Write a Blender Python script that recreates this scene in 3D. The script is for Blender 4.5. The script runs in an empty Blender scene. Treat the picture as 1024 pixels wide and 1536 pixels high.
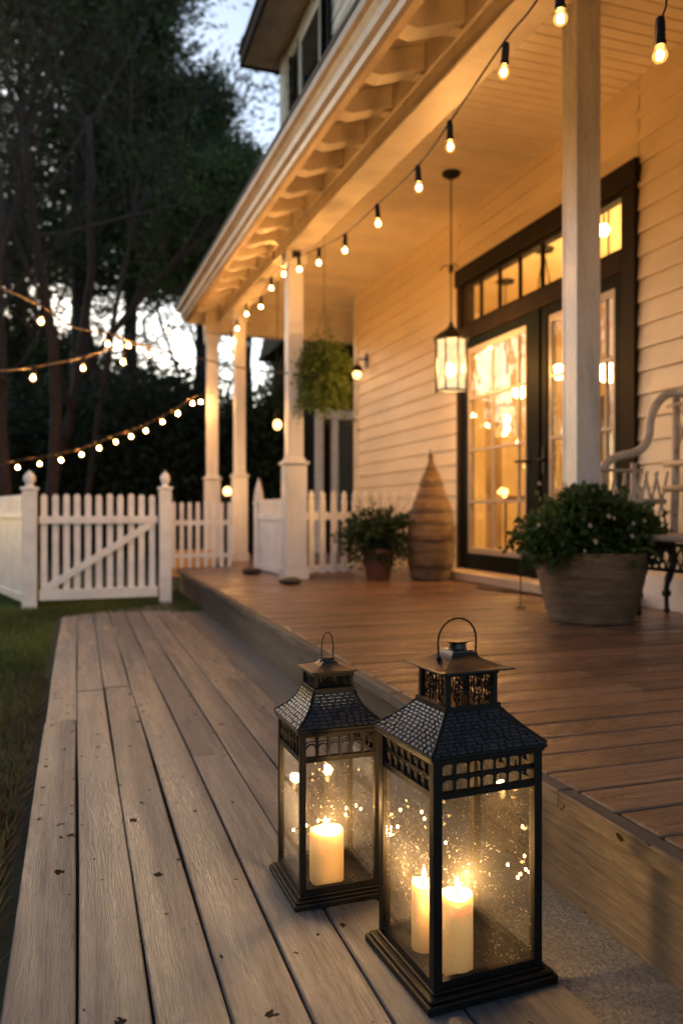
import bpy, math, random
import numpy as np
from mathutils import Vector, Matrix

R = math.radians
PI = math.pi
sc = bpy.context.scene
COL = sc.collection
rng = random.Random(7)

# ------------------------------------------------------------------ camera numbers
YAW = R(18.2)
FPX = 1200.0
EYE = 0.8
FWD = Vector((math.sin(YAW), math.cos(YAW), 0))
RGT = Vector((math.cos(YAW), -math.sin(YAW), 0))

def at(px, py, d):
    """world point seen at photo pixel (px,py) at depth d (used to survey where things stand)"""
    return FWD * d + RGT * (d * (px - 512) / FPX) + Vector((0, 0, EYE + d * (768 - py) / FPX))

def on_plan(px, py, A, B):
    """point on the vertical plane through plan points A,B seen at the pixel"""
    r = (px - 512) / FPX
    v = FWD + RGT * r
    ax, ay, bx, by = A[0], A[1], B[0], B[1]
    nx, ny = -(by - ay), bx - ax
    d = (ax * nx + ay * ny) / (v.x * nx + v.y * ny)
    return at(px, py, d)

# ------------------------------------------------------------------ materials
def new_mat(name):
    m = bpy.data.materials.new(name)
    m.use_nodes = True
    nt = m.node_tree
    nt.nodes.clear()
    out = nt.nodes.new('ShaderNodeOutputMaterial')
    return m, nt, out

def N(nt, t, **kw):
    n = nt.nodes.new('ShaderNode' + t)
    for k, v in kw.items():
        if k in n.inputs.keys():
            n.inputs[k].default_value = v
        else:
            setattr(n, k, v)
    return n

def L(nt, a, b):
    nt.links.new(a, b)

def rgba(c):
    return (c[0], c[1], c[2], 1)

def ramp(nt, fac, stops):
    r = nt.nodes.new('ShaderNodeValToRGB')
    e = r.color_ramp.elements
    e[0].position, e[0].color = stops[0][0], rgba(stops[0][1])
    e[1].position, e[1].color = stops[-1][0], rgba(stops[-1][1])
    for p, c in stops[1:-1]:
        x = e.new(p)
        x.color = rgba(c)
    L(nt, fac, r.inputs[0])
    return r.outputs[0]

def coords(nt, scale=(1, 1, 1)):
    tc = N(nt, 'TexCoord')
    mp = N(nt, 'Mapping')
    mp.inputs['Scale'].default_value = scale
    L(nt, tc.outputs['Object'], mp.inputs[0])
    return mp.outputs[0]

def noise(nt, vec, scale, detail=5, rough=.6, dist=0):
    n = N(nt, 'TexNoise')
    n.inputs['Scale'].default_value = scale
    n.inputs['Detail'].default_value = detail
    n.inputs['Roughness'].default_value = rough
    n.inputs['Distortion'].default_value = dist
    L(nt, vec, n.inputs['Vector'])
    return n.outputs[0]

def mth(nt, op, a, b=None, clamp=False):
    n = N(nt, 'Math', operation=op)
    n.use_clamp = clamp
    for i, x in enumerate((a, b)):
        if x is None: continue
        if isinstance(x, (int, float)): n.inputs[i].default_value = x
        else: L(nt, x, n.inputs[i])
    return n.outputs[0]

def mixc(nt, fac, a, b, blend='MIX'):
    n = N(nt, 'Mix', data_type='RGBA', blend_type=blend)
    for idx, x in ((0, fac), (6, a), (7, b)):
        if isinstance(x, (int, float)): n.inputs[idx].default_value = x
        elif isinstance(x, tuple): n.inputs[idx].default_value = rgba(x)
        else: L(nt, x, n.inputs[idx])
    return n.outputs[2]

def bump(nt, h, strength=.3, dist=.01):
    b = N(nt, 'Bump')
    b.inputs['Strength'].default_value = strength
    b.inputs['Distance'].default_value = dist
    L(nt, h, b.inputs['Height'])
    return b.outputs[0]

def principled(nt, out, col, rough, normal=None, metallic=0., spec=.5):
    p = N(nt, 'BsdfPrincipled')
    for s, x in (('Base Color', col), ('Roughness', rough), ('Metallic', metallic), ('Specular IOR Level', spec)):
        if isinstance(x, tuple): p.inputs[s].default_value = rgba(x)
        elif isinstance(x, (int, float)): p.inputs[s].default_value = x
        else: L(nt, x, p.inputs[s])
    if normal is not None: L(nt, normal, p.inputs['Normal'])
    L(nt, p.outputs[0], out.inputs[0])
    return p

def paint(name, col, rough=.45, dirt=.35, nscale=6., bstr=.15, island=.06, stretch=(1, 1, 1), spec=.5):
    m, nt, out = new_mat(name)
    v = coords(nt, stretch)
    n1 = noise(nt, v, nscale, 6, .65)
    n2 = noise(nt, v, nscale * 9, 4, .6)
    dk = tuple(c * (1 - dirt) for c in col)
    c = ramp(nt, n1, [(.3, dk), (.55, col), (.9, tuple(min(1, x * 1.05) for x in col))])
    g = N(nt, 'NewGeometry')
    c = mixc(nt, 1., c, ramp(nt, g.outputs['Random Per Island'], [(0, (1 - island,) * 3), (1, (1 + island * .2,) * 3)]), 'MULTIPLY')
    r = mth(nt, 'ADD', mth(nt, 'MULTIPLY', n2, .3), rough - .15)
    principled(nt, out, c, r, bump(nt, n2, bstr, .004), 0., spec)
    return m

def wood(name, dark, mid, light, axis='Y', rough=.5, gscale=10., specks=0., island=.18, bstr=.35, wet=0.):
    m, nt, out = new_mat(name)
    st = {'X': (.06, 1, 1), 'Y': (1, .06, 1), 'Z': (1, 1, .06)}[axis]
    tc = N(nt, 'TexCoord')
    g = N(nt, 'NewGeometry')
    off = N(nt, 'VectorMath', operation='MULTIPLY_ADD')
    cmb = N(nt, 'CombineXYZ')
    for i in range(3): L(nt, g.outputs['Random Per Island'], cmb.inputs[i])
    L(nt, cmb.outputs[0], off.inputs[0])
    off.inputs[1].default_value = (37., 53., 19.)
    L(nt, tc.outputs['Object'], off.inputs[2])
    mp = N(nt, 'Mapping'); mp.inputs['Scale'].default_value = st
    L(nt, off.outputs[0], mp.inputs[0])
    v = mp.outputs[0]
    grain = noise(nt, v, gscale * 9, 8, .7, 1.2)
    fine = noise(nt, v, gscale * 34, 5, .75, .4)
    big = noise(nt, tc.outputs['Object'], 3.5, 5, .6)
    c = ramp(nt, grain, [(.28, dark), (.5, mid), (.75, light)])
    c = mixc(nt, .8, c, ramp(nt, fine, [(.32, (.38,) * 3), (.58, (1.05,) * 3)]), 'MULTIPLY')
    c = mixc(nt, .55, c, ramp(nt, big, [(.3, (.62,) * 3), (.7, (1.12,) * 3)]), 'MULTIPLY')
    c = mixc(nt, 1., c, ramp(nt, g.outputs['Random Per Island'], [(0, (1 - island,) * 3), (.5, (1, 1 - island * .15, 1 - island * .2)), (1, (1 + island * .5,) * 3)]), 'MULTIPLY')
    h = mth(nt, 'ADD', mth(nt, 'MULTIPLY', grain, .6), fine)
    mk = None
    if specks:
        vs = N(nt, 'TexVoronoi'); vs.inputs['Scale'].default_value = 13.
        wv = N(nt, 'VectorMath', operation='MULTIPLY_ADD')
        L(nt, tc.outputs['Object'], wv.inputs[0]); wv.inputs[1].default_value = (1, .75, 1)
        nn = N(nt, 'TexNoise'); nn.inputs['Scale'].default_value = 55.
        L(nt, tc.outputs['Object'], nn.inputs['Vector'])
        sc_ = N(nt, 'VectorMath', operation='SCALE'); L(nt, nn.outputs[1], sc_.inputs[0]); sc_.inputs['Scale'].default_value = .03
        L(nt, sc_.outputs[0], wv.inputs[2])
        L(nt, wv.outputs[0], vs.inputs['Vector'])
        thr = mth(nt, 'MULTIPLY', mth(nt, 'POWER', N_sep(nt, vs.outputs['Color']), 7.), .17)
        mask = mth(nt, 'LESS_THAN', vs.outputs['Distance'], thr)
        vs2 = N(nt, 'TexVoronoi'); vs2.inputs['Scale'].default_value = 38.
        L(nt, wv.outputs[0], vs2.inputs['Vector'])
        thr2 = mth(nt, 'MULTIPLY', mth(nt, 'POWER', N_sep(nt, vs2.outputs['Color']), 9.), .36)
        mask2 = mth(nt, 'LESS_THAN', vs2.outputs['Distance'], thr2)
        mk = mth(nt, 'MULTIPLY', mth(nt, 'MAXIMUM', mask, mask2), specks)
        c = mixc(nt, mk, c, (.012, .008, .005))
    wetn = mth(nt, 'MULTIPLY', mth(nt, 'SUBTRACT', noise(nt, mp.outputs[0], 6., 5, .65), .42, True), 4., True)
    r = mth(nt, 'SUBTRACT', mth(nt, 'ADD', mth(nt, 'MULTIPLY', fine, .35), rough - .12), mth(nt, 'MULTIPLY', wetn, wet))
    if mk is not None: r = mth(nt, 'MAXIMUM', r, mth(nt, 'MULTIPLY', mk, .95))
    p = principled(nt, out, c, r, bump(nt, h, bstr, .004))
    if mk is not None: L(nt, mth(nt, 'MULTIPLY', mth(nt, 'ADD', .22, mth(nt, 'MULTIPLY', wetn, .45)), mth(nt, 'SUBTRACT', 1., mk)), p.inputs['Specular IOR Level'])
    return m

def N_sep(nt, c):
    s = N(nt, 'SeparateColor')
    L(nt, c, s.inputs[0])
    return s.outputs[0]

def schlick(nt, f0=.04, k=.96):
    lw = N(nt, 'LayerWeight'); lw.inputs[0].default_value = .5
    p = mth(nt, 'POWER', lw.outputs['Facing'], 5.)
    return mth(nt, 'ADD', mth(nt, 'MULTIPLY', p, k), f0)

def leafmat(name, a, b, rough=.5, trans=.35):
    m, nt, out = new_mat(name)
    g = N(nt, 'NewGeometry')
    c = ramp(nt, g.outputs['Random Per Island'], [(0, a), (1, b)])
    n = noise(nt, coords(nt), 1.3, 3)
    c = mixc(nt, .8, c, ramp(nt, n, [(.35, (.45,) * 3), (.65, (1.15,) * 3)]), 'MULTIPLY')
    p = N(nt, 'BsdfPrincipled'); p.inputs['Roughness'].default_value = rough
    p.inputs['Specular IOR Level'].default_value = .3
    L(nt, c, p.inputs['Base Color'])
    t = N(nt, 'BsdfTranslucent'); L(nt, c, t.inputs[0])
    mx = N(nt, 'MixShader'); mx.inputs[0].default_value = trans
    L(nt, p.outputs[0], mx.inputs[1]); L(nt, t.outputs[0], mx.inputs[2])
    L(nt, mx.outputs[0], out.inputs[0])
    return m

def emis(name, col, s):
    m, nt, out = new_mat(name)
    e = N(nt, 'Emission'); e.inputs[0].default_value = rgba(col); e.inputs[1].default_value = s
    L(nt, e.outputs[0], out.inputs[0])
    return m

def glow_glass(name, col, s, fac):
    """lit glass: a warm glow over see-through glass"""
    m, nt, out = new_mat(name)
    e = N(nt, 'Emission'); e.inputs[0].default_value = rgba(col); e.inputs[1].default_value = s
    t = N(nt, 'BsdfTransparent'); t.inputs[0].default_value = (1, .93, .8, 1)
    mx = N(nt, 'MixShader'); mx.inputs[0].default_value = fac
    L(nt, t.outputs[0], mx.inputs[1]); L(nt, e.outputs[0], mx.inputs[2])
    g = N(nt, 'BsdfGlossy'); g.inputs['Roughness'].default_value = .05
    m2 = N(nt, 'MixShader'); L(nt, schlick(nt), m2.inputs[0])
    L(nt, mx.outputs[0], m2.inputs[1]); L(nt, g.outputs[0], m2.inputs[2])
    L(nt, m2.outputs[0], out.inputs[0])
    return m

def clear_glass(name, tint=(.95, .96, .95), wavy=.0, frost=0.):
    m, nt, out = new_mat(name)
    t = N(nt, 'BsdfTransparent'); t.inputs[0].default_value = rgba(tint)
    g = N(nt, 'BsdfGlossy'); g.inputs['Roughness'].default_value = .03
    if wavy:
        b = bump(nt, noise(nt, coords(nt), 5., 2), wavy, .01)
        L(nt, b, g.inputs['Normal'])
    mx = N(nt, 'MixShader'); L(nt, schlick(nt, .05), mx.inputs[0])
    L(nt, t.outputs[0], mx.inputs[1]); L(nt, g.outputs[0], mx.inputs[2])
    last = mx
    if frost:
        d = N(nt, 'BsdfTranslucent'); d.inputs[0].default_value = (.8, .75, .65, 1)
        m3 = N(nt, 'MixShader'); m3.inputs[0].default_value = frost
        L(nt, mx.outputs[0], m3.inputs[1]); L(nt, d.outputs[0], m3.inputs[2]); last = m3
    L(nt, last.outputs[0], out.inputs[0])
    return m

def wet_glass(name):
    """lantern pane covered in fine drops of rain"""
    m, nt, out = new_mat(name)
    v = coords(nt)
    t = N(nt, 'BsdfTransparent'); t.inputs[0].default_value = (.93, .92, .9, 1)
    g = N(nt, 'BsdfGlossy'); g.inputs['Roughness'].default_value = .04
    base = N(nt, 'MixShader'); L(nt, schlick(nt, .04), base.inputs[0])
    L(nt, t.outputs[0], base.inputs[1]); L(nt, g.outputs[0], base.inputs[2])
    msk = None
    dens = mth(nt, 'ADD', mth(nt, 'MULTIPLY', noise(nt, v, 9., 3, .6), 1.3), .1)
    for s, k, pw_ in ((175., .25, 2.2), (310., .27, 1.7)):
        vo = N(nt, 'TexVoronoi'); vo.inputs['Scale'].default_value = s
        L(nt, v, vo.inputs['Vector'])
        rnd = mth(nt, 'POWER', N_sep(nt, vo.outputs['Color']), pw_)
        th = mth(nt, 'MULTIPLY', mth(nt, 'MULTIPLY', rnd, dens), k)
        a = mth(nt, 'LESS_THAN', vo.outputs['Distance'], th)
        msk = a if msk is None else mth(nt, 'MAXIMUM', msk, a)
    tr = N(nt, 'BsdfTranslucent'); tr.inputs[0].default_value = (.95, .9, .8, 1)
    gl = N(nt, 'BsdfGlossy'); gl.inputs['Roughness'].default_value = .25
    dr = N(nt, 'MixShader'); dr.inputs[0].default_value = .35
    L(nt, tr.outputs[0], dr.inputs[1]); L(nt, gl.outputs[0], dr.inputs[2])
    d2 = N(nt, 'MixShader'); d2.inputs[0].default_value = .5
    L(nt, dr.outputs[0], d2.inputs[2]); L(nt, t.outputs[0], d2.inputs[1])
    # a thin film of mist between the drops
    film = N(nt, 'MixShader'); film.inputs[0].default_value = .008
    L(nt, base.outputs[0], film.inputs[1]); L(nt, tr.outputs[0], film.inputs[2])
    mx = N(nt, 'MixShader'); L(nt, msk, mx.inputs[0])
    L(nt, film.outputs[0], mx.inputs[1]); L(nt, d2.outputs[0], mx.inputs[2])
    L(nt, mx.outputs[0], out.inputs[0])
    return m

def metal(name, col, rough=.38, metallic=.75, rust=.3, spec=.5):
    m, nt, out = new_mat(name)
    v = coords(nt)
    n = noise(nt, v, 35., 6, .7)
    n2 = noise(nt, v, 240., 3, .6)
    c = ramp(nt, n, [(.35, tuple(x * .6 for x in col)), (.6, col), (.85, (col[0] * (1 + 2 * rust), col[1] * (1 + rust), col[2]))])
    r = mth(nt, 'ADD', mth(nt, 'MULTIPLY', n, .35), rough - .17)
    principled(nt, out, c, r, bump(nt, n2, .25, .002), metallic, spec)
    return m

def wicker(name, a, b, zs=60., rough=.6, band=.75):
    m, nt, out = new_mat(name)
    v = coords(nt)
    n1 = noise(nt, coords(nt, (1, 1, 7)), 9., 6, .7)
    n2 = noise(nt, coords(nt, (1, 1, 4)), 45., 4, .7)
    w = N(nt, 'TexWave', wave_type='BANDS', bands_direction='Z'); w.inputs['Scale'].default_value = zs
    w.inputs['Distortion'].default_value = 1.5; w.inputs['Detail'].default_value = 2.
    L(nt, v, w.inputs['Vector'])
    c = ramp(nt, n1, [(.3, a), (.65, b)])
    c = mixc(nt, .6, c, ramp(nt, n2, [(.3, (.4,) * 3), (.65, (1.1,) * 3)]), 'MULTIPLY')
    w2 = N(nt, 'TexWave', wave_type='BANDS', bands_direction='Z'); w2.inputs['Scale'].default_value = zs * .08
    w2.inputs['Distortion'].default_value = 1.2
    L(nt, v, w2.inputs['Vector'])
    c = mixc(nt, band, c, ramp(nt, w2.outputs[1], [(.15, (.5,) * 3), (.6, (1.1,) * 3)]), 'MULTIPLY')
    h = mth(nt, 'ADD', w.outputs[1], mth(nt, 'MULTIPLY', n2, .9))
    principled(nt, out, c, rough, bump(nt, h, .55, .006))
    return m

M = {}
M['white'] = paint('white_paint', (.86, .84, .82), .42, .2, 7.)
M['trim'] = paint('aged_trim_paint', (.72, .65, .54), .4, .25, 4.)
M['gutter'] = paint('warm_lit_gutter_paint', (.40, .29, .18), .4, .3, 4.)  # trim paint with the tan of warm light mixed into its colour
M['post'] = paint('post_paint', (.70, .69, .68), .3, .2, 7., .2, stretch=(1, 1, .25))
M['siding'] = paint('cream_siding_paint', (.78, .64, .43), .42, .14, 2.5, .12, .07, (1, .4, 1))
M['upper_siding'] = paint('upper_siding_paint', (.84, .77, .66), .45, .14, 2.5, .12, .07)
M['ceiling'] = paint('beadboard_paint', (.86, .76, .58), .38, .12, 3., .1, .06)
M['dark'] = paint('dark_green_paint', (.007, .011, .010), .6, .4, 8., .2, spec=.06)
M['header'] = paint('dark_brown_paint', (.022, .015, .010), .6, .35, 8., .2, spec=.08)
M['sash'] = paint('sash_paint', (.44, .38, .31), .4, .25, 8., .15)
M['soffit'] = wood('soffit_boards', (.6, .47, .32), (.78, .64, .46), (.82, .70, .52), 'Y', .5, 8.)
M['post_near'] = paint('worn_post_paint', (.54, .53, .54), .28, .3, 9., .3, stretch=(1, 1, .2))
M['glowwood'] = paint('lamplit_boards', (.66, .36, .12), .5, .25, 6.)  # the lamp's orange glow is put into this board colour
M['shingle'] = paint('roof_shingle', (.05, .048, .045), .8, .5, 9., .6)
M['walk'] = wood('weathered_walk_boards', (.060, .060, .063), (.136, .134, .140), (.205, .20, .205), 'Y', .44, 9., .9, .2, 1., .30)
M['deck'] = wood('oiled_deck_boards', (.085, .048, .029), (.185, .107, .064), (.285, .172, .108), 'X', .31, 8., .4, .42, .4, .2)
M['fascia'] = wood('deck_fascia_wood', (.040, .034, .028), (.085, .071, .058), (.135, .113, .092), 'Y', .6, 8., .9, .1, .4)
M['interior'] = paint('interior_plaster', (.64, .48, .26), .7, .2, 1.6)
M['cabinet'] = wood('cabinet_wood', (.03, .017, .009), (.07, .038, .02), (.11, .06, .03), 'Z', .4)
M['curtain'] = leafmat('curtain_linen', (.62, .5, .33), (.7, .56, .37), .8, .5)
M['floorwood'] = wood('interior_floor_wood', (.1, .05, .025), (.2, .1, .05), (.28, .15, .07), 'Y', .4)
M['glass'] = clear_glass('window_glass', (.95, .95, .93), .12)
M['wet'] = wet_glass('rain_speckled_glass')
M['bronze'] = metal('blackened_bronze', (.007, .0065, .0065), .52, .25, .3, .22)
M['iron'] = metal('cast_iron', (.02, .02, .021), .5, .5, .2)
M['slate'] = metal('embossed_lantern_roof', (.045, .054, .068), .36, .75, 0.)
M['cord'] = paint('black_cord', (.006, .006, .006), .55, .2, 20., spec=.12)
M['corda'] = paint('brown_cord', (.10, .06, .03), .5, .3, 20.)
M['rope'] = paint('weathered_cord', (.10, .065, .04), .6, .3, 20.)
M['core'] = emis('bulb_filament', (1., .475, .135), 2500.)
M['bulb'] = glow_glass('amber_bulb_glass', (1., .42, .08), 2.3, .5)
M['globe'] = emis('lit_globe', (1., .58, .2), 5.)
M['globe_hot'] = emis('lit_globe_hot', (1., .68, .30), 30.)
M['pglass'] = glow_glass('pendant_frosted_glass', (1., .66, .33), 1.45, .85)
M['flame'] = emis('candle_flame', (1., .62, .2), 26.)
M['glint'] = emis('glint_bead', (1., .6, .2), 45.)  # glowing beads in place of string lights reflected in lantern glass
M['terracotta'] = paint('terracotta', (.19, .062, .035), .7, .4, 9., .3)
M['planter'] = wicker('ribbed_planter', (.085, .048, .026), (.27, .165, .088), 52., .7, .15)
M['wickercone'] = wicker('woven_wicker', (.07, .036, .016), (.27, .165, .08), 34., .6)
M['soil'] = paint('potting_soil', (.02, .014, .010), .9, .5, 20., .8)
M['stone'] = paint('brown_stone', (.05, .032, .022), .7, .5, 9., .6)
M['leaf'] = leafmat('shrub_leaves', (.03, .06, .014), (.085, .14, .035), .45)
M['leaf2'] = leafmat('pot_plant_leaves', (.02, .05, .02), (.07, .12, .045), .5)
M['fern'] = leafmat('fern_leaves', (.08, .125, .02), (.20, .26, .055), .5)
M['pine'] = leafmat('pine_needles', (.026, .040, .014), (.074, .10, .032), .6, .25)
M['ever'] = leafmat('evergreen_leaves', (.05, .08, .024), (.13, .18, .055), .6, .3)
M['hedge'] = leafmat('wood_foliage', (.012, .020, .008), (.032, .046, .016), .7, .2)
M['bark'] = wood('tree_bark', (.010, .007, .005), (.025, .018, .014), (.042, .031, .024), 'Z', .85, 3., 0, .2, .8)
M['barebark'] = wood('bare_tree_bark', (.025, .014, .009), (.052, .031, .020), (.08, .05, .034), 'Z', .85, 3., 0, .2, .8)
M['grass'] = leafmat('grass_blades', (.07, .105, .025), (.16, .20, .055), .6, .3)
M['straw'] = leafmat('dry_grass', (.07, .05, .028), (.20, .15, .085), .7, .2)
M['petal'] = leafmat('pale_petals', (.6, .42, .34), (.75, .62, .5), .6, .3)
M['chair'] = paint('chair_paint', (.46, .40, .34), .45, .35, 9., .2)

def m_ground():
    m, nt, out = new_mat('lawn_soil')
    v = coords(nt)
    n1 = noise(nt, v, 1.2, 6); n2 = noise(nt, v, 30., 6, .7)
    c = ramp(nt, n1, [(.35, (.022, .026, .010)), (.65, (.045, .05, .016))])
    c = mixc(nt, .7, c, ramp(nt, n2, [(.3, (.4,) * 3), (.7, (1.2,) * 3)]), 'MULTIPLY')
    principled(nt, out, c, .9, bump(nt, n2, .6, .03))
    return m
def m_concrete():
    m, nt, out = new_mat('wet_concrete')
    v = coords(nt)
    n1 = noise(nt, v, 4., 6); n2 = noise(nt, v, 140., 5, .75); n3 = noise(nt, v, 38., 5, .7)
    c = ramp(nt, n1, [(.3, (.095, .094, .096)), (.7, (.20, .198, .20))])
    c = mixc(nt, .95, c, ramp(nt, n2, [(.35, (.22,) * 3), (.62, (1.35,) * 3)]), 'MULTIPLY')
    h = mth(nt, 'ADD', n2, mth(nt, 'MULTIPLY', n3, .8))
    principled(nt, out, c, mth(nt, 'ADD', mth(nt, 'MULTIPLY', n1, .5), .15), bump(nt, h, .9, .012))
    return m
def m_wax():
    m, nt, out = new_mat('ivory_wax')
    p = principled(nt, out, (.80, .56, .28), .45)
    p.inputs['Subsurface Weight'].default_value = 1.
    p.inputs['Subsurface Radius'].default_value = (1., .6, .32)
    p.inputs['Subsurface Scale'].default_value = .022
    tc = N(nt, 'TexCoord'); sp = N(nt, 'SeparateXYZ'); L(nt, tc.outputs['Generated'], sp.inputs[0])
    col = ramp(nt, sp.outputs[2], [(0, (.85, .38, .09)), (.55, (.95, .46, .12)), (1, (1., .58, .18))])  # flame glow put into the wax as emission, brighter towards the top
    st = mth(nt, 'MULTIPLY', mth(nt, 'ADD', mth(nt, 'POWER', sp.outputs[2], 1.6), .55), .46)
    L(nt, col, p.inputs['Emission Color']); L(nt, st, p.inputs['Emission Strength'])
    return m
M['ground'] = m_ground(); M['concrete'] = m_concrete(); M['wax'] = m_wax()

# ------------------------------------------------------------------ mesh building
class MB:
    def __init__(s): s.v = []; s.f = []; s.x = Matrix.Identity(4)
    def add(s, vs, fs):
        o = len(s.v)
        s.v += [tuple(s.x @ Vector(p)) for p in vs]
        s.f += [tuple(i + o for i in f) for f in fs]
        return s
    def box(s, a, b):
        (x0, y0, z0), (x1, y1, z1) = a, b
        return s.add([(x0, y0, z0), (x1, y0, z0), (x1, y1, z0), (x0, y1, z0), (x0, y0, z1), (x1, y0, z1), (x1, y1, z1), (x0, y1, z1)],
                     [(0, 3, 2, 1), (4, 5, 6, 7), (0, 1, 5, 4), (1, 2, 6, 5), (2, 3, 7, 6), (3, 0, 4, 7)])
    def cbox(s, c, h):
        return s.box([c[i] - h[i] for i in range(3)], [c[i] + h[i] for i in range(3)])
    def prism(s, poly, h, M4=None):
        """poly (u,v) extruded along w by h; placed by matrix"""
        n = len(poly)
        vs = [(u, v, 0) for u, v in poly] + [(u, v, h) for u, v in poly]
        if M4 is not None: vs = [tuple(M4 @ Vector(p)) for p in vs]
        fs = [tuple(range(n - 1, -1, -1)), tuple(range(n, 2 * n))] + [(i, (i + 1) % n, (i + 1) % n + n, i + n) for i in range(n)]
        return s.add(vs, fs)
    def bar(s, a, b, w, t, up=(0, 0, 1)):
        a, b = Vector(a), Vector(b); d = (b - a).normalized(); up = Vector(up)
        sd = d.cross(up)
        if sd.length < 1e-4: sd = d.cross(Vector((1, 0, 0)))
        sd.normalize(); u = sd.cross(d).normalized()
        vs = []
        for p in (a, b):
            for i, j in ((-1, -1), (1, -1), (1, 1), (-1, 1)):
                vs.append(tuple(p + sd * (i * w / 2) + u * (j * t / 2)))
        return s.add(vs, [(0, 1, 2, 3), (7, 6, 5, 4), (0, 4, 5, 1), (1, 5, 6, 2), (2, 6, 7, 3), (3, 7, 4, 0)])
    def tube(s, pts, r, n=8, closed=False):
        pts = [Vector(p) for p in pts]; k = len(pts)
        rs = r if isinstance(r, (list, tuple)) else [r] * k
        ref = Vector((0, 0, 1)); vs = []; fs = []
        prev = None
        for i, p in enumerate(pts):
            if closed: d = pts[(i + 1) % k] - pts[i - 1]
            else: d = pts[min(i + 1, k - 1)] - pts[max(i - 1, 0)]
            if d.length < 1e-9: d = Vector((0, 0, 1))
            d.normalize()
            if prev is None:
                a = d.cross(ref)
                if a.length < .1: a = d.cross(Vector((1, 0, 0)))
            else: a = prev - d * prev.dot(d)
            a.normalize(); prev = a; b = d.cross(a)
            for j in range(n):
                t = 2 * PI * j / n
                vs.append(tuple(p + (a * math.cos(t) + b * math.sin(t)) * rs[i]))
        for i in range(k if closed else k - 1):
            for j in range(n):
                i2 = (i + 1) % k; j2 = (j + 1) % n
                fs.append((i * n + j, i * n + j2, i2 * n + j2, i2 * n + j))
        if not closed:
            fs.append(tuple(range(n - 1, -1, -1))); fs.append(tuple((k - 1) * n + j for j in range(n)))
        return s.add(vs, fs)
    def lathe(s, prof, c=(0, 0, 0), n=24, sx=1., sy=1., cap=True):
        vs = []; fs = []
        for r, z in prof:
            for j in range(n):
                t = 2 * PI * j / n
                vs.append((c[0] + r * sx * math.cos(t), c[1] + r * sy * math.sin(t), c[2] + z))
        for i in range(len(prof) - 1):
            for j in range(n):
                j2 = (j + 1) % n
                fs.append((i * n + j, i * n + j2, (i + 1) * n + j2, (i + 1) * n + j))
        if cap:
            fs.append(tuple(range(n - 1, -1, -1))); fs.append(tuple((len(prof) - 1) * n + j for j in range(n)))
        return s.add(vs, fs)
    def sphere(s, c, r, n=12, sz=1.):
        pr = [(max(1e-4, r * math.sin(PI * i / n)), -r * sz * math.cos(PI * i / n)) for i in range(n + 1)]
        return s.lathe(pr, c, max(8, n))
    def build(s, name, mat, parent=None, smooth=False, bevel=0., kind=None, world=False, seg=2):
        me = bpy.data.meshes.new(name)
        vs = s.v
        if world and parent is not None:
            o = WORLD[parent.name]
            vs = [(x - o[0], y - o[1], z - o[2]) for x, y, z in vs]
        me.from_pydata(vs, [], s.f); me.update()
        me.materials.append(mat)
        return link_mesh(name, me, parent, smooth, bevel, kind, seg)

WORLD = {}
def link_mesh(name, me, parent=None, smooth=False, bevel=0., kind=None, seg=2):
    ob = bpy.data.objects.new(name, me); COL.objects.link(ob)
    if smooth: me.polygons.foreach_set('use_smooth', [True] * len(me.polygons))
    if parent is not None:
        ob.parent = parent; WORLD[ob.name] = WORLD.get(parent.name, (0, 0, 0))
    else: WORLD[ob.name] = (0, 0, 0)
    if bevel:
        b = ob.modifiers.new('bevel', 'BEVEL'); b.width = bevel; b.segments = seg; b.limit_method = 'ANGLE'; b.angle_limit = R(40)
    if kind: ob['kind'] = kind
    return ob

def thing(name, label, cat, loc=(0, 0, 0), rz=0, group=None):
    o = bpy.data.objects.new(name, None); COL.objects.link(o)
    o.empty_display_size = .1
    o.location = loc; o.rotation_euler = (0, 0, rz); WORLD[o.name] = tuple(loc)
    tag(o, label, cat, group)
    return o
def tag(o, label, cat, group=None):
    o['label'] = label; o['category'] = cat
    if group: o['group'] = group
    return o
def dup(root, loc, label, rz=None):
    r = root.copy(); COL.objects.link(r); r.location = loc
    if rz is not None: r.rotation_euler = (0, 0, rz)
    r['label'] = label
    for ch in list(root.children):
        c = ch.copy(); COL.objects.link(c); c.parent = r
        for g in list(ch.children):
            d = g.copy(); COL.objects.link(d); d.parent = c
    return r
def smooth_path(pts, k=8):
    P = [Vector(p) for p in pts]; out = []
    for i in range(len(P) - 1):
        p0 = P[max(i - 1, 0)]; p1 = P[i]; p2 = P[i + 1]; p3 = P[min(i + 2, len(P) - 1)]
        for j in range(k):
            t = j / k
            out.append(.5 * ((2 * p1) + (p2 - p0) * t + (2 * p0 - 5 * p1 + 4 * p2 - p3) * t * t + (3 * p1 - p0 - 3 * p2 + p3) * t ** 3))
    out.append(P[-1])
    return out

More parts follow.
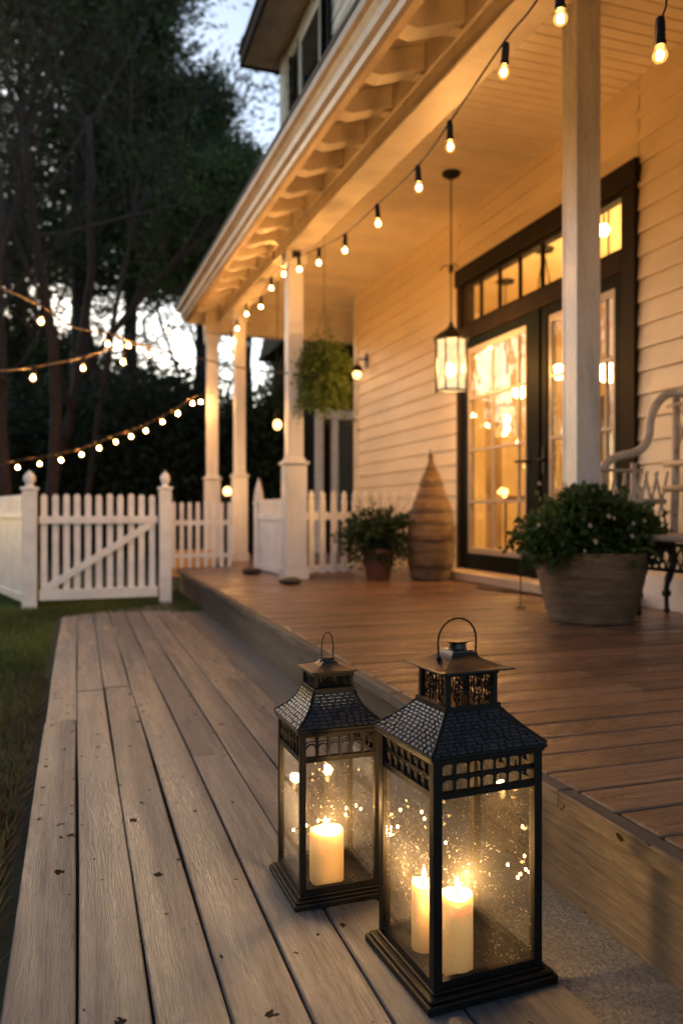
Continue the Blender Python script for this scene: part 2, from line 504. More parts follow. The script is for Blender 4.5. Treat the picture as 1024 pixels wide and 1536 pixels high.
# ---- fast leaf meshes
def leaf_mesh(name, C, D, W, Lh, mat, parent=None, kind=None, fold=.25, off=(0, 0, 0)):
    """C centres (n,3), D directions (n,3), W half widths, Lh lengths -> folded diamond leaves"""
    n = len(C)
    C = np.asarray(C, float) - np.asarray(off); D = np.asarray(D, float)
    D /= np.linalg.norm(D, axis=1)[:, None] + 1e-9
    g = np.random.RandomState(n % 9973)
    U = g.normal(size=(n, 3)); S = np.cross(D, U); S /= np.linalg.norm(S, axis=1)[:, None] + 1e-9
    Nn = np.cross(S, D)
    W = np.asarray(W).reshape(-1, 1) * np.ones((n, 1)); Lh = np.asarray(Lh).reshape(-1, 1) * np.ones((n, 1))
    V = np.empty((n, 4, 3))
    V[:, 0] = C; V[:, 1] = C + D * Lh * .45 + S * W + Nn * W * fold
    V[:, 2] = C + D * Lh; V[:, 3] = C + D * Lh * .45 - S * W + Nn * W * fold
    me = bpy.data.meshes.new(name)
    me.vertices.add(n * 4); me.vertices.foreach_set('co', V.ravel())
    me.loops.add(n * 6); me.polygons.add(n * 2)
    b = np.arange(n)[:, None] * 4
    idx = np.concatenate([b + 0, b + 1, b + 2, b + 0, b + 2, b + 3], axis=1).ravel()
    me.loops.foreach_set('vertex_index', idx.astype(np.int32))
    me.polygons.foreach_set('loop_start', np.arange(0, n * 6, 3, dtype=np.int32))
    me.update(calc_edges=True); me.validate()
    me.materials.append(mat)
    return link_mesh(name, me, parent, False, 0, kind)

def rnd_dirs(g, n, up=0.):
    d = g.normal(size=(n, 3)); d[:, 2] += up
    return d

# ------------------------------------------------------------------ heights that run along the porch
def ze(y): return 2.89 + .047 * (y - 3.12)        # bottom of the eave board
def zb(y): return 2.877 + .044 * (y - 3.12)       # bottom of the porch beam
WX = 3.25                                         # plane of the house wall
DK = .23                                          # deck height
CE = 3.45                                         # porch ceiling

# ------------------------------------------------------------------ setting
MB().add([(-250, -250, -.03), (250, -250, -.03), (250, 250, -.03), (-250, 250, -.03)], [(0, 1, 2, 3)]).build('ground', M['ground'], kind='structure')

# boardwalk
b = MB()
seams = [-.122, -.003, .113, .230, .352, .472, .592, .785]
g0 = random.Random(3)
for i in range(7):
    x0, x1 = seams[i] + .003, seams[i + 1] - .003
    ya = -.9
    joints = [g0.uniform(.2, 1.0)]
    while joints[-1] < 6: joints.append(joints[-1] + g0.uniform(2.2, 3.4))
    endy = 6.47 + (x0 + .122) * .72
    ys = [ya] + [j for j in joints if j < endy - .7] + [endy]
    for y0, y1 in zip(ys[:-1], ys[1:]):
        k = max(2, int((y1 - y0) / .25)); dz = g0.uniform(-.0015, .0015)
        for s in range(1):
            vs = []; fs = []
            ph = g0.uniform(0, 6)
            for q in range(k + 1):
                y = y0 + .0012 + (y1 - y0 - .0024) * q / k
                wv = .0022 * math.sin(y * 2.1 + ph)
                for (xx, zz) in ((x0 + wv, -.032), (x0 + wv, -.003 + dz), (x0 + .003 + wv, dz), (x1 - .003 + wv, dz), (x1 + wv, -.003 + dz), (x1 + wv, -.032)):
                    vs.append((xx, y + (xx - x0) * .72 * (1 if (q == k and y1 == endy) else 0), zz))
            for q in range(k):
                for j in range(5):
                    fs.append((q * 6 + j, q * 6 + j + 1, q * 6 + 6 + j + 1, q * 6 + 6 + j))
            fs += [tuple(range(6)), tuple(k * 6 + j for j in range(5, -1, -1))]
            b.add(vs, [tuple(reversed(f)) for f in fs])
b.build('boardwalk', M['walk'], kind='structure')
# joist bed under the boards
MB().box((-.115, -.9, -.09), (.745, 6.5, -.04)).build('boardwalk_bed', M['soil'], kind='structure')
# concrete strip
nx, ny = 5, 90
b = MB(); vs = []
for j in range(ny + 1):
    for i in range(nx + 1):
        vs.append((.788 + .26 * i / nx, -.9 + 8.05 * j / ny, -.012 + g0.uniform(-.002, .002)))
b.add(vs, [(j * (nx + 1) + i, j * (nx + 1) + i + 1, (j + 1) * (nx + 1) + i + 1, (j + 1) * (nx + 1) + i) for j in range(ny) for i in range(nx)])
b.build('concrete_path', M['concrete'], kind='structure', smooth=True)

# deck
b = MB(); y = -1.0
g1 = random.Random(5)
while y < 10.7:
    w = .118
    x0 = .973 if y < 8.15 else 1.5
    xj = g1.uniform(1.6, 2.6)
    dz = g1.uniform(-.001, .001)
    ex = x0 + g1.uniform(-.003, .003)
    for xa, xb in ((ex, xj - .001), (xj + .001, WX + (1.2 if y > 9.35 else -.01))):
        b.box((xa, y + .003, DK - .038 + dz), (xb, y + w - .003, DK + dz))
    y += w + .002
dk = b.build('deck', M['deck'], kind='structure', bevel=.004, seg=2)
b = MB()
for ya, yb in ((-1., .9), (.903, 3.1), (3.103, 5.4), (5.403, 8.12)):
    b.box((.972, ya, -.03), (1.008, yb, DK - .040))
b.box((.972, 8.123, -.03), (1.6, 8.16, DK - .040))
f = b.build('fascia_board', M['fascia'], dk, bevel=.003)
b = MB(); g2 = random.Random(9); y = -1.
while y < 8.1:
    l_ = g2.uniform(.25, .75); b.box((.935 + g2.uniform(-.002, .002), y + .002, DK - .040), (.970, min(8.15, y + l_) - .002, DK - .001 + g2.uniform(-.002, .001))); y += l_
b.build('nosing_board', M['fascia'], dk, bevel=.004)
MB().box((1.02, -1, -.03), (WX, 8.1, DK - .06)).build('joist_frame', M['soil'], dk)

# grass
def blades(name, n, x0, x1, y0, y1, h0, h1, mat, seed, edge=False):
    g = np.random.RandomState(seed)
    X = g.uniform(x0, x1, n); Y = y0 + (y1 - y0) * g.uniform(0, 1, n) ** 1.3
    if edge: X = x1 - np.abs(g.normal(0, (x1 - x0) * .4, n))
    C = np.stack([X, Y, np.full(n, -.032)], 1)
    D = g.normal(0, .45, (n, 3)); D[:, 2] = 1
    if edge: D[:, :2] *= 1.5
    H = g.uniform(h0, h1, n)
    return leaf_mesh(name, C, D, .0022 + .0016 * g.rand(n), H, mat, kind='stuff')
tag(blades('grass', 90000, -2.2, -.165, .9, 9.5, .03, .075, M['grass'], 1), 'short green lawn grass beside the boardwalk', 'grass')
tag(blades('grass', 30000, -.6, 2.0, 6.6, 9., .03, .07, M['grass'], 12), 'short lawn grass beneath the picket gate', 'grass')
tag(blades('dry_grass', 9000, -.34, -.165, .9, 4.2, .02, .075, M['straw'], 2, True), 'dry dead grass along the edge of the boardwalk', 'dry grass')

# ------------------------------------------------------------------ house
H = thing('house', 'cream clapboard house with deep porch and lit french doors', 'house', (WX, 6, DK))
def siding(mb, ax, fixed, a0, a1, z0, z1, out, e=.14):
    """lap boards on a wall; ax 'Y' -> wall in plane x=fixed running along Y, facing out (sign)"""
    z = z0
    while z < z1 - .01:
        zt = min(z + e, z1)
        pr = [(.004, z), (.022, z), (.022, z + .004), (.007, zt)]
        vs = []
        for a in (a0, a1):
            for o, zz in pr:
                vs.append((fixed + out * o, a, zz) if ax == 'Y' else (a, fixed + out * o, zz))
        fs = [(0, 1, 5, 4), (1, 2, 6, 5), (2, 3, 7, 6)]
        if (ax == 'Y') == (out > 0): fs = [tuple(reversed(q)) for q in fs]
        mb.add(vs, fs)
        z += e
    return mb
DY0, DY1 = 4.06, 6.47
b = MB()
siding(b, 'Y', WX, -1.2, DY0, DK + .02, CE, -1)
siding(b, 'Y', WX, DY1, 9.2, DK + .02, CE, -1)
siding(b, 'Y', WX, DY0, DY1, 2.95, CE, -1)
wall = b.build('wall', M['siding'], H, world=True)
b = MB()
b.box((WX, -1.2, .0), (WX + .14, DY0, CE + .1)).box((WX, DY1, 0), (WX + .14, 9.3, CE + .1)).box((WX, DY0, 2.95), (WX + .14, DY1, CE + .1))
b.box((WX, 9.16, 0), (8., 9.3, CE + .1)).box((WX, -1.34, 0), (8., -1.2, CE + .1))
b.build('wall_core', M['siding'], H, world=True)
MB().box((WX - .03, 9.2, DK), (WX, 9.32, CE)).build('corner_board', M['trim'], H, world=True, bevel=.004)
MB().box((WX - .028, -1.2, DK + .003), (WX - .023, DY0, DK + .19)).build('skirting_board', M['white'], H, world=True)

# porch ceiling of narrow boards
b = MB(); y = -1.4
while y < 10.1:
    xe = WX - .003 if y < 9.3 else 4.6
    b.box((1.80, y + .0035, CE), (xe, y + .0815, CE + .02)); y += .085
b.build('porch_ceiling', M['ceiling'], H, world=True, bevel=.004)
MB().box((1.78, -1.4, CE + .022), (4.6, 10.1, CE + .05)).build('ceiling_backing', M['header'], H, world=True)

# eave, beam, rafters
Y0, Y1 = -1.5, 10.3
def run(mb, poly, y0, y1, zf, n=1):
    """cross section (x,z) swept along Y, height following zf"""
    k = len(poly); vs = []
    for yy in (y0, y1):
        for x, z in poly: vs.append((x, yy, z + zf(yy)))
    fs = [tuple(range(k)), tuple(range(2 * k - 1, k - 1, -1))] + [(i, i + k, (i + 1) % k + k, (i + 1) % k) for i in range(k)]
    return mb.add(vs, [tuple(reversed(f_)) for f_ in fs])
b = MB(); run(b, [(1.68, 0), (1.83, 0), (1.83, .42), (1.68, .42)], Y0, 10.05, zb)
run(b, [(1.655, .10), (1.677, .10), (1.677, .40), (1.655, .40)], Y0, 10.05, zb)
run(b, [(1.66, -.018), (1.85, -.018), (1.85, -.003), (1.66, -.003)], Y0, 10.05, zb)
b.build('beam', M['trim'], H, world=True, bevel=.005)
b = MB(); run(b, [(1.27, 0), (1.29, -.012), (1.33, -.012), (1.33, .15), (1.22, .15), (1.215, .12), (1.235, .09), (1.24, .05), (1.262, .03)], Y0, Y1, ze)
b.build('fascia', M['gutter'], H, world=True)
b = MB(); run(b, [(1.195, .135), (1.218, .118), (1.218, .175), (1.195, .185)], Y0, Y1, ze)
b.build('gutter_lip', M['gutter'], H, world=True)
b = MB()
for i in range(4):
    xa = 1.335 + i * .088; xb = xa + .085
    run(b, [(xa, .135 + (xa - 1.3) * .28), (xb, .135 + (xb - 1.3) * .28), (xb, .15 + (xb - 1.3) * .28), (xa, .15 + (xa - 1.3) * .28)], Y0, Y1 - .05, ze)
b.build('soffit', M['ceiling'], H, world=True)
b = MB(); run(b, [(1.19, .187), (2.6, .95), (2.6, .98), (1.19, .215)], Y0, Y1 + .05, ze)
b.build('porch_roof', M['shingle'], H, world=True)
yy = -1.1
while yy < 10.1:
    t = MB(); z = ze(yy)
    w = .055
    # curved rafter tail, side profile in (x,z)
    prof = [(1.333, .075), (1.36, .045), (1.42, .035), (1.50, .062), (1.58, .09), (1.653, .105), (1.653, .228), (1.333, .138)]
    mat4 = Matrix(((1, 0, 0, 0), (0, 0, -1, yy + w), (0, 1, 0, z), (0, 0, 0, 1)))
    t.prism(prof, 2 * w, mat4)
    t.build('rafter_tail', M['trim'], H, world=True, bevel=.003)
    t = MB(); t.box((1.612, yy - .035, zb(yy) + .105), (1.653, yy + .035, z + .085)); t.build('bracket', M['trim'], H, world=True, bevel=.005)
    yy += .44
# cross beam at the far end of the porch
MB().box((1.5, 10.0, 3.04), (4.6, 10.15, 3.5)).build('cross_beam', M['trim'], H, world=True, bevel=.006)
MB().box((1.3, 10.24, 3.2), (4.6, 10.3, 3.42)).build('end_fascia', M['trim'], H, world=True)

# porch posts
def column(cx, cy, w, ztop, z0=DK, cap=False):
    t = MB()
    t.box((cx - w / 2, cy - w / 2, z0 + 1.02), (cx + w / 2, cy + w / 2, ztop))
    t.box((cx - w * .68, cy - w * .68, z0 + .10), (cx + w * .68, cy + w * .68, z0 + .97))
    t.box((cx - w * .78, cy - w * .78, z0), (cx + w * .78, cy + w * .78, z0 + .097))
    t.box((cx - w * .80, cy - w * .80, z0 + .973), (cx + w * .80, cy + w * .80, z0 + 1.0))
    t.box((cx - w * .60, cy - w * .60, z0 + 1.0), (cx + w * .60, cy + w * .60, z0 + 1.03))
    c = t.build('column', M['post'], H, world=True, bevel=.006)
    t = MB(); t.box((cx - w * .66, cy - w * .66, ztop - .11), (cx + w * .66, cy + w * .66, ztop - .003)); t.build('capital', M['post'], c, world=True, bevel=.008)
    return c
column(1.75, 6.62, .135, zb(6.62) - .02)
column(1.78, 9.2, .122, zb(9.2) - .02)
column(1.60, 10.07, .135, 3.035)
# foreground post, boards nailed round a core, rising to the ceiling
PX, PY, PW = 2.415, 3.40, .138
PP = at(871, 768, 4.19); PX, PY = PP.x, PP.y
t = MB(); h = PW / 2
mk = lambda a: Matrix.Translation((PX, PY, 0)) @ Matrix.Rotation(a, 4, 'Z')
t.x = mk(R(2))
t.box((-h, -h, DK), (h - .0, h - .022, CE - .003)); t.box((-h - .0, h - .020, DK), (h, h, CE - .003)); t.box((-h - .012, -h - .004, DK), (-h - .001, -h + .03, CE - .003))
t.build('column', M['post_near'], H, world=True, bevel=.003)

# door unit
DX = WX - .045
b = MB()
b.box((DX, DY0, DK), (WX + .1, DY0 + .13, 2.80)).box((DX, DY1 - .075, DK), (WX + .1, DY1, 2.80))
b.box((DX - .012, DY0 - .02, 2.802), (WX + .1, DY1 + .02, 2.95))
b.box((DX + .002, DY0 + .132, 2.30), (WX + .1, DY1 - .077, 2.43))
b.build('door_frame', M['header'], H, world=True, bevel=.005)
b = MB(); b.box((DX + .006, 5.13, DK), (WX + .09, 5.25, 2.298)); b.build('mullion', M['dark'], H, world=True, bevel=.004)
b = MB(); b.box((WX - .25, DY0 - .05, DK + .005), (WX + .1, DY1 + .05, DK + .075)); b.build('door_step', M['soffit'], H, world=True, bevel=.005)
b = MB()
ty0, ty1 = DY0 + .135, DY1 - .08
for i in range(8):
    y = ty0 + (ty1 - ty0) * i / 7
    b.box((WX - .016, y - .011, 2.433), (WX + .010, y + .011, 2.799))
b.box((WX - .018, ty0 + .02, 2.434), (WX + .012, ty1 - .02, 2.455)); b.box((WX - .018, ty0 + .02, 2.775), (WX + .012, ty1 - .02, 2.798))
tr = b.build('transom_window', M['header'], H, world=True)
MB().box((WX - .005, ty0, 2.436), (WX - .002, ty1, 2.797)).build('pane', M['glass'], tr, world=True)

def leaf(y0, y1, strip_low):
    """french door leaf between y0<y1"""
    z0, z1 = DK + .08, 2.296
    b = MB(); s = .085
    b.box((DX + .02, y0, z0), (WX + .05, y0 + s, z1)); b.box((DX + .02, y1 - s, z0), (WX + .05, y1, z1))
    b.box((DX + .021, y0 + s, z0), (WX + .049, y1 - s, z0 + .13)); b.box((DX + .021, y0 + s, z1 - .07), (WX + .049, y1 - s, z1))
    d = b.build('door', M['dark'], H, world=True, bevel=.004)
    a0, a1, c0, c1 = y0 + s + .001, y1 - s - .001, z0 + .131, z1 - .071
    b = MB(); q = .034
    b.box((DX + .03, a0, c0), (WX + .03, a0 + q, c1)); b.box((DX + .03, a1 - q, c0), (WX + .03, a1, c1))
    b.box((DX + .031, a0 + q, c0), (WX + .029, a1 - q, c0 + .05)); b.box((DX + .031, a0 + q, c1 - .05), (WX + .029, a1 - q, c1))
    hh = c1 - c0
    for k in (1, 2, 3): b.box((WX - .018, a0 + q, c0 + hh * k / 4 - .012), (WX + .012, a1 - q, c0 + hh * k / 4 + .012))
    wd = a1 - a0
    for yy in (a0 + wd * .135, a0 + wd * .56): b.box((WX - .016, yy - .010, c0 + .05), (WX + .010, yy + .010, c1 - .05))
    sa = b.build('sash', M['sash'], d, world=True, bevel=.003)
    MB().box((WX - .004, a0 + .01, c0 + .01), (WX, a1 - .01, c1 - .01)).build('pane', M['glass'], d, world=True)
    t = MB(); hy = y0 + .045 if strip_low else y1 - .045
    t.tube([(DX + .02, hy, 1.18), (DX - .035, hy, 1.18)], .011, 10); t.tube([(DX - .035, hy - .012, 1.18), (DX - .035, hy + (.10 if strip_low else -.10), 1.185)], .009, 10)
    t.box((DX + .012, hy - .02, 1.08), (DX + .0195, hy + .02, 1.28)); t.build('handle', M['bronze'], d, world=True)
leaf(5.252, DY1 - .078, True)
leaf(DY0 + .133, 5.128, False)

# interior room
b = MB()
b.box((6.6, 2.4, .2), (6.7, 10.2, 3.4)).box((WX + .15, 2.3, .2), (6.6, 2.4, 3.4)).box((WX + .15, 9.0, .2), (6.6, 9.1, 3.4)).box((WX + .15, 2.4, 3.3), (6.6, 9.0, 3.4))
b.build('room_wall', M['interior'], H, world=True)
MB().box((WX + .1, 2.4, .18), (6.6, 9.0, .25)).build('room_floor', M['floorwood'], H, world=True)
# curtains inside
def curtain(y0, y1, x, z0, z1):
    vs = []; fs = []; n = 40
    for i in range(n + 1):
        y = y0 + (y1 - y0) * i / n
        xx = x + .022 * math.sin(i * 1.25) + .01 * math.sin(i * .6)
        vs += [(xx, y, z0), (xx * 1.0, y, z1)]
    for i in range(n): fs.append((2 * i, 2 * i + 2, 2 * i + 3, 2 * i + 1))
    t = MB(); t.add(vs, fs)
    o = t.build('curtain', M['curtain'], None, smooth=True); return o
tag(curtain(6.16, 6.4, WX + .24, .28, 2.4), 'linen curtain inside the left french door', 'curtain')
tag(curtain(4.12, 4.4, WX + .24, .28, 2.4), 'linen curtain inside the right french door at its right edge', 'curtain')
MB().tube([(WX + .24, 4.1, 2.42), (WX + .24, 6.45, 2.42)], .012, 8).build('curtain_rod', M['bronze'], H, world=True)
# furniture inside
t = thing('cabinet', 'dark wooden cabinet standing inside the lit room', 'cabinet', (6.2, 7.7, .25))
b = MB(); b.box((5.75, 7.25, .25), (6.55, 8.3, 2.15)); b.build('carcass', M['cabinet'], t, world=True, bevel=.01)
for k in range(2):
    dd = MB().box((5.722, 7.29 + k * .5, .35), (5.745, 7.76 + k * .5, 2.08)).build('door', M['cabinet'], t, world=True, bevel=.006)
    MB().sphere((5.71, 7.72 + k * .12, 1.2), .014).build('knob', M['bronze'], dd, world=True)
t = thing('console_table', 'wooden side table inside behind the left french door', 'table', (4.6, 7.3, .25))
MB().box((4.4, 6.9, .93), (4.8, 7.8, .97)).build('table_top', M['cabinet'], t, world=True, bevel=.005)
for xx in (4.43, 4.77):
    for yy in (6.93, 7.77): MB().box((xx - .02, yy - .02, .25), (xx + .02, yy + .02, .928)).build('leg', M['cabinet'], t, world=True)
t = thing('table_lamp', 'lit table lamp with pale shade standing on the side table indoors', 'lamp', (4.6, 7.35, .97))
MB().lathe([(.07, 0), (.075, .015), (.03, .03), (.05, .12), (.055, .18), (.02, .26), (.012, .34)], (0, 0, 0), 20).build('base', M['bronze'], t, smooth=True)
MB().lathe([(.16, .30), (.11, .52)], (0, 0, 0), 24, cap=False).build('lamp_shade', M['globe'], t, smooth=True)

def hanging_globe(name, label, cat, p, r, ztop, mat, cap=True):
    t = thing(name, label, cat, tuple(p))
    MB().sphere((0, 0, 0), r, 16).build('globe', mat, t, smooth=True)
    m = MB()
    m.lathe([(r * .95, r * .45), (r * .9, r * .75), (r * .4, r * 1.1), (.012, r * 1.35)], (0, 0, 0), 20); m.tube([(0, 0, r * 1.2), (0, 0, ztop - p[2])], .007, 8)
    m.build('shade_cap', M['iron'], t, smooth=False)
    return t
hanging_globe('door_pane_globe', 'large glowing globe with dark cap seen through the right glass door', 'lamp', at(912, 556, 5.7), .085, 3.3, M['globe_hot'])
hanging_globe('door_pane_globe', 'round glowing globe added as a string light reflection in the upper left door panes', 'lamp', at(779, 586, 8.0), .075, 3.3, M['globe_hot'])  # this globe is added to stand for a reflected string bulb
def reflection_bulbs(label, pts):  # bulbs hung indoors in place of string light reflections on the door glass
    c = sum((Vector(p) for p in pts), Vector()) / len(pts)
    t = thing('reflection_bulbs', label, 'lamp', (c.x, c.y, 3.3))
    m = MB(); m.lathe([(.09, -.025), (.1, -.001)], (0, 0, 0), 20)
    for p in pts:
        q = Vector(p) - Vector((c.x, c.y, 3.3)); m.tube([(0, 0, -.02), (q.x, q.y, min(-.05, q.z + .12)), (q.x, q.y, q.z + .04)], .007, 6)
    m.build('stem', M['bronze'], t)
    for p in pts:
        q = Vector(p) - Vector((c.x, c.y, 3.3)); MB().sphere(q, .045, 12).build('bulb', M['globe_hot'], t, smooth=True)
reflection_bulbs('two low bulbs added as string light reflections in the left glass door', [at(758, 629, 8.6), at(757, 643, 8.7)])
reflection_bulbs('two bulbs added as string light reflections low in the transom', [at(807, 441, 7.6), at(823, 437, 7.6)])
reflection_bulbs('single bulb added as a string light reflection in the right transom pane', [at(905, 345, 6.0)])

# upper storey
UX = 2.5
b = MB(); siding(b, 'Y', UX, -1., 9.75, 3.6, 6.6, -1, .15); b.build('upper_wall', M['upper_siding'], H, world=True)
b = MB(); b.box((UX, -1., 3.55), (8, 10.0, 6.62)); b.build('upper_core', M['upper_siding'], H, world=True)
MB().box((UX - .04, 9.75, 3.55), (UX, 10.02, 6.6)).build('corner_board', M['trim'], H, world=True)
def upper_window(y0, y1, z0, z1, sh):
    b = MB(); x = UX - .05
    b.box((x, y0, z0), (UX + .05, y0 + .07, z1)).box((x, y1 - .07, z0), (UX + .05, y1, z1)).box((x - .002, y0 - .01, z1), (UX + .05, y1 + .01, z1 + .1)).box((x - .03, y0 - .03, z0 - .06), (UX + .05, y1 + .03, z0))
    w = b.build('window', M['trim'], H, world=True, bevel=.004)
    b = MB(); zm = (z0 + z1) / 2
    b.box((x + .012, y0 + .071, zm - .03), (UX + .03, y1 - .071, zm + .03)); b.box((x + .02, y0 + .071, z0), (UX + .03, y0 + .11, zm - .031)); b.box((x + .02, y1 - .11, z0), (UX + .03, y1 - .071, zm - .031)); b.box((x + .02, y0 + .111, z0), (UX + .03, y1 - .111, z0 + .05))
    b.build('sash', M['dark'], w, world=True)
    MB().box((UX - .034, y0 + .072, z0 + .002), (UX - .024, y1 - .072, z1 - .002)).build('pane', M['upglass'], w, world=True)
    for ya, yb in sh:
        b = MB(); b.box((UX - .06, ya, z0 - .03), (UX - .03, ya + .05, z1 + .1)); b.box((UX - .06, yb - .05, z0 - .03), (UX - .03, yb, z1 + .1))
        zz = z0
        while zz < z1 + .05:
            b.bar((UX - .043, ya + .051, zz), (UX - .043, yb - .051, zz), .012, .05, (.5, 0, 1)); zz += .05
        b.build('shutter', M['dark'], H, world=True)
def m_upglass():
    m, nt, out = new_mat('dark_window_glass')
    n = noise(nt, coords(nt), 2., 2)
    principled(nt, out, (.012, .016, .02), .03, bump(nt, n, .08, .02), 0., 1.6)
    return m
M['upglass'] = m_upglass()
upper_window(8.16, 9.05, 4.55, 6.25, [(7.86, 8.15), (9.06, 9.50)])
upper_window(5.7, 6.62, 4.55, 6.25, [(6.64, 7.0), (5.33, 5.68)])
b = MB()
for i in range(5):
    b.box((2.03 + i * .093, -1.2, 6.60), (2.03 + i * .093 + .09, 10.25, 6.625))
b.build('upper_soffit', M['soffit'], H, world=True)
b = MB(); b.box((1.99, -1.2, 6.57), (2.025, 10.29, 6.75)).box((2.027, 10.255, 6.57), (8., 10.29, 6.75)); b.build('upper_fascia', M['header'], H, world=True)
b = MB(); b.add([(1.96, -1.2, 6.753), (1.96, 10.32, 6.753), (5.2, 10.32, 9.0), (5.2, -1.2, 9.0), (8.4, -1.2, 6.753), (8.4, 10.32, 6.753)], [(0, 3, 2, 1), (3, 4, 5, 2), (1, 2, 5), (0, 4, 3)]); b.build('roof', M['shingle'], H, world=True)

# far wing of the house beyond the porch
Wg = thing('house_wing', 'far wing of the house beyond the porch with pale trim and dark window', 'house', (5, 12.5, 0))
b = MB(); siding(b, 'X', 12.0, 4.35, 8.0, .1, 3.6, -1); b.build('wall', M['siding'], Wg, world=True)
b = MB(); b.box((3.55, 12.0, 0), (8, 15, 3.7)); b.build('wall_core', M['header'], Wg, world=True)
b = MB()
for xa, xb in ((3.50, 3.62), (3.76, 3.86), (4.2, 4.32)): b.box((xa, 11.9, 0), (xb, 11.98, 2.25))
b.box((3.5, 11.89, 2.253), (4.32, 11.985, 2.4))
b.build('window_trim', M['white'], Wg, world=True, bevel=.004)
MB().box((3.865, 11.94, .9), (4.195, 11.96, 2.25)).build('window', M['upglass'], Wg, world=True)
b = MB(); b.add([(3.3, 11.6, 3.703), (8.2, 11.6, 3.703), (8.2, 15.2, 3.703), (3.3, 15.2, 3.703), (3.3, 13.4, 5.), (8.2, 13.4, 5.)], [(0, 1, 5, 4), (1, 2, 5), (2, 3, 4, 5), (3, 0, 4), (0, 3, 2, 1)]); b.build('roof', M['shingle'], Wg, world=True)

# ------------------------------------------------------------------ fences
def frame_m(p, q):
    """matrix: local x along p->q, y across, z up, origin p"""
    d = Vector((q[0] - p[0], q[1] - p[1], 0)); d.normalize()
    return Matrix(((d.x, -d.y, 0, p[0]), (d.y, d.x, 0, p[1]), (0, 0, 1, 0), (0, 0, 0, 1)))
def picket(u, w, z0, z1, t, fm, parent, style, v=0.):
    if style == 'round': pts = [(-w / 2, z0), (w / 2, z0), (w / 2, z1 - w * .45), (w * .36, z1 - w * .15), (w * .15, z1), (-w * .15, z1), (-w * .36, z1 - w * .15), (-w / 2, z1 - w * .45)]
    else: pts = [(-w / 2, z0), (w / 2, z0), (w / 2, z1 - w * 1.5), (w * .3, z1 - w * 1.28), (w * .52, z1 - w * .85), (w * .3, z1 - w * .35), (0, z1), (-w * .3, z1 - w * .35), (-w * .52, z1 - w * .85), (-w * .3, z1 - w * 1.28), (-w / 2, z1 - w * 1.5)]
    b = MB(); b.x = fm
    b.prism(pts, t, Matrix(((1, 0, 0, u), (0, 0, -1, v + t / 2), (0, 1, 0, 0), (0, 0, 0, 1))))
    b.build('picket', M['white'], parent, world=True, bevel=.003)
def rail(u0, u1, za, zb_, t, fm, parent, v, name='rail'):
    b = MB(); b.x = fm; b.box((u0, v - t / 2, za), (u1, v + t / 2, zb_)); b.build(name, M['white'], parent, world=True, bevel=.003)
def fpost(x, y, w, z0, z1, parent, style='ball', rz=0.):
    b = MB(); b.x = Matrix.Translation((x, y, 0)) @ Matrix.Rotation(rz, 4, 'Z')
    b.box((-w / 2, -w / 2, z0), (w / 2, w / 2, z1))
    p = b.build('post', M['white'], parent, world=True, bevel=.004)
    b = MB(); b.x = Matrix.Translation((x, y, z1)) @ Matrix.Rotation(rz, 4, 'Z')
    if style == 'ball':
        b.box((-w * .62, -w * .62, .001), (w * .62, w * .62, .022)); b.lathe([(w * .42, .022), (w * .30, .035), (w * .24, .05), (w * .34, .062), (w * .42, .085), (w * .40, .11), (w * .28, .135), (w * .12, .152), (.002, .165)], (0, 0, 0), 16)
    else:
        b.box((-w * .6, -w * .6, .001), (w * .6, w * .6, .02)); b.lathe([(w * .55, .02), (w * .62, .06), (w * .5, .12), (w * .25, .2), (.003, .26)], (0, 0, 0), 4)
    b.build('finial', M['white'], p, world=True, bevel=.002)

GA, GB = (-.385, 7.17), (.735, 7.24)
G = thing('garden_gate', 'white picket gate with diagonal brace at the end of the boardwalk', 'gate', (.17, 7.2, .05))
fm = frame_m(GA, GB); Lg = 1.122
n = 11
for i in range(n): picket(.115 + i * (Lg - .23) / (n - 1) + rng.uniform(-.003, .003), .052, .062, .955 + rng.uniform(-.006, .006), .018, fm, G, 'round', .02)
rail(.075, Lg - .07, .055, .145, .032, fm, G, -.007); rail(.075, Lg - .07, .70, .765, .032, fm, G, -.007)
b = MB(); b.x = fm; b.bar((.12, -.0065, .15), (Lg - .12, -.0065, .697), .03, .06, (0, 0, 1)); b.build('brace', M['white'], G, world=True, bevel=.003)
FL = thing('picket_fence', 'white panelled fence running away from the left gate post', 'fence', (GA[0], GA[1], 0), group='white picket fences')
fpost(GA[0], GA[1], .115, -.03, .985, FL)
q = (-1.05, 9.6); fm = frame_m(GA, q)
b = MB(); b.x = fm
for i in range(16): b.box((.08 + i * .15, -.012, .1), (.08 + i * .15 + .147, .012, .74))
b.build('panel', M['white'], FL, world=True, bevel=.003)
rail(.07, 2.5, .742, .80, .06, fm, FL, 0.); rail(.07, 2.5, .03, .098, .05, fm, FL, 0.)
for i in range(24): picket(.13 + i * .1, .055, .8, .95, .02, fm, FL, 'round')
fpost(q[0], q[1], .115, -.03, .985, FL)

FR = thing('picket_fence', 'short white picket fence with slim pickets between gate and far porch columns', 'fence', (GB[0], GB[1], 0), group='white picket fences')
fpost(GB[0], GB[1], .10, -.03, 1.0, FR)
A_, B_ = (.80, 8.19), (1.50, 8.235); fm = frame_m(A_, B_)
for i in range(9): picket(.03 + i * .082, .04, DK + .005, .90, .016, fm, FR, 'round', -.012)
rail(0, .72, .335, .375, .022, fm, FR, .009); rail(0, .72, .665, .715, .022, fm, FR, .009)
# link from post back to the pickets
fm = frame_m(GB, A_)
for i in range(8): picket(.12 + i * .105, .045, .08, .93, .016, fm, FR, 'round')
rail(.05, .93, .12, .18, .022, fm, FR, .02); rail(.05, .93, .70, .75, .022, fm, FR, .02)

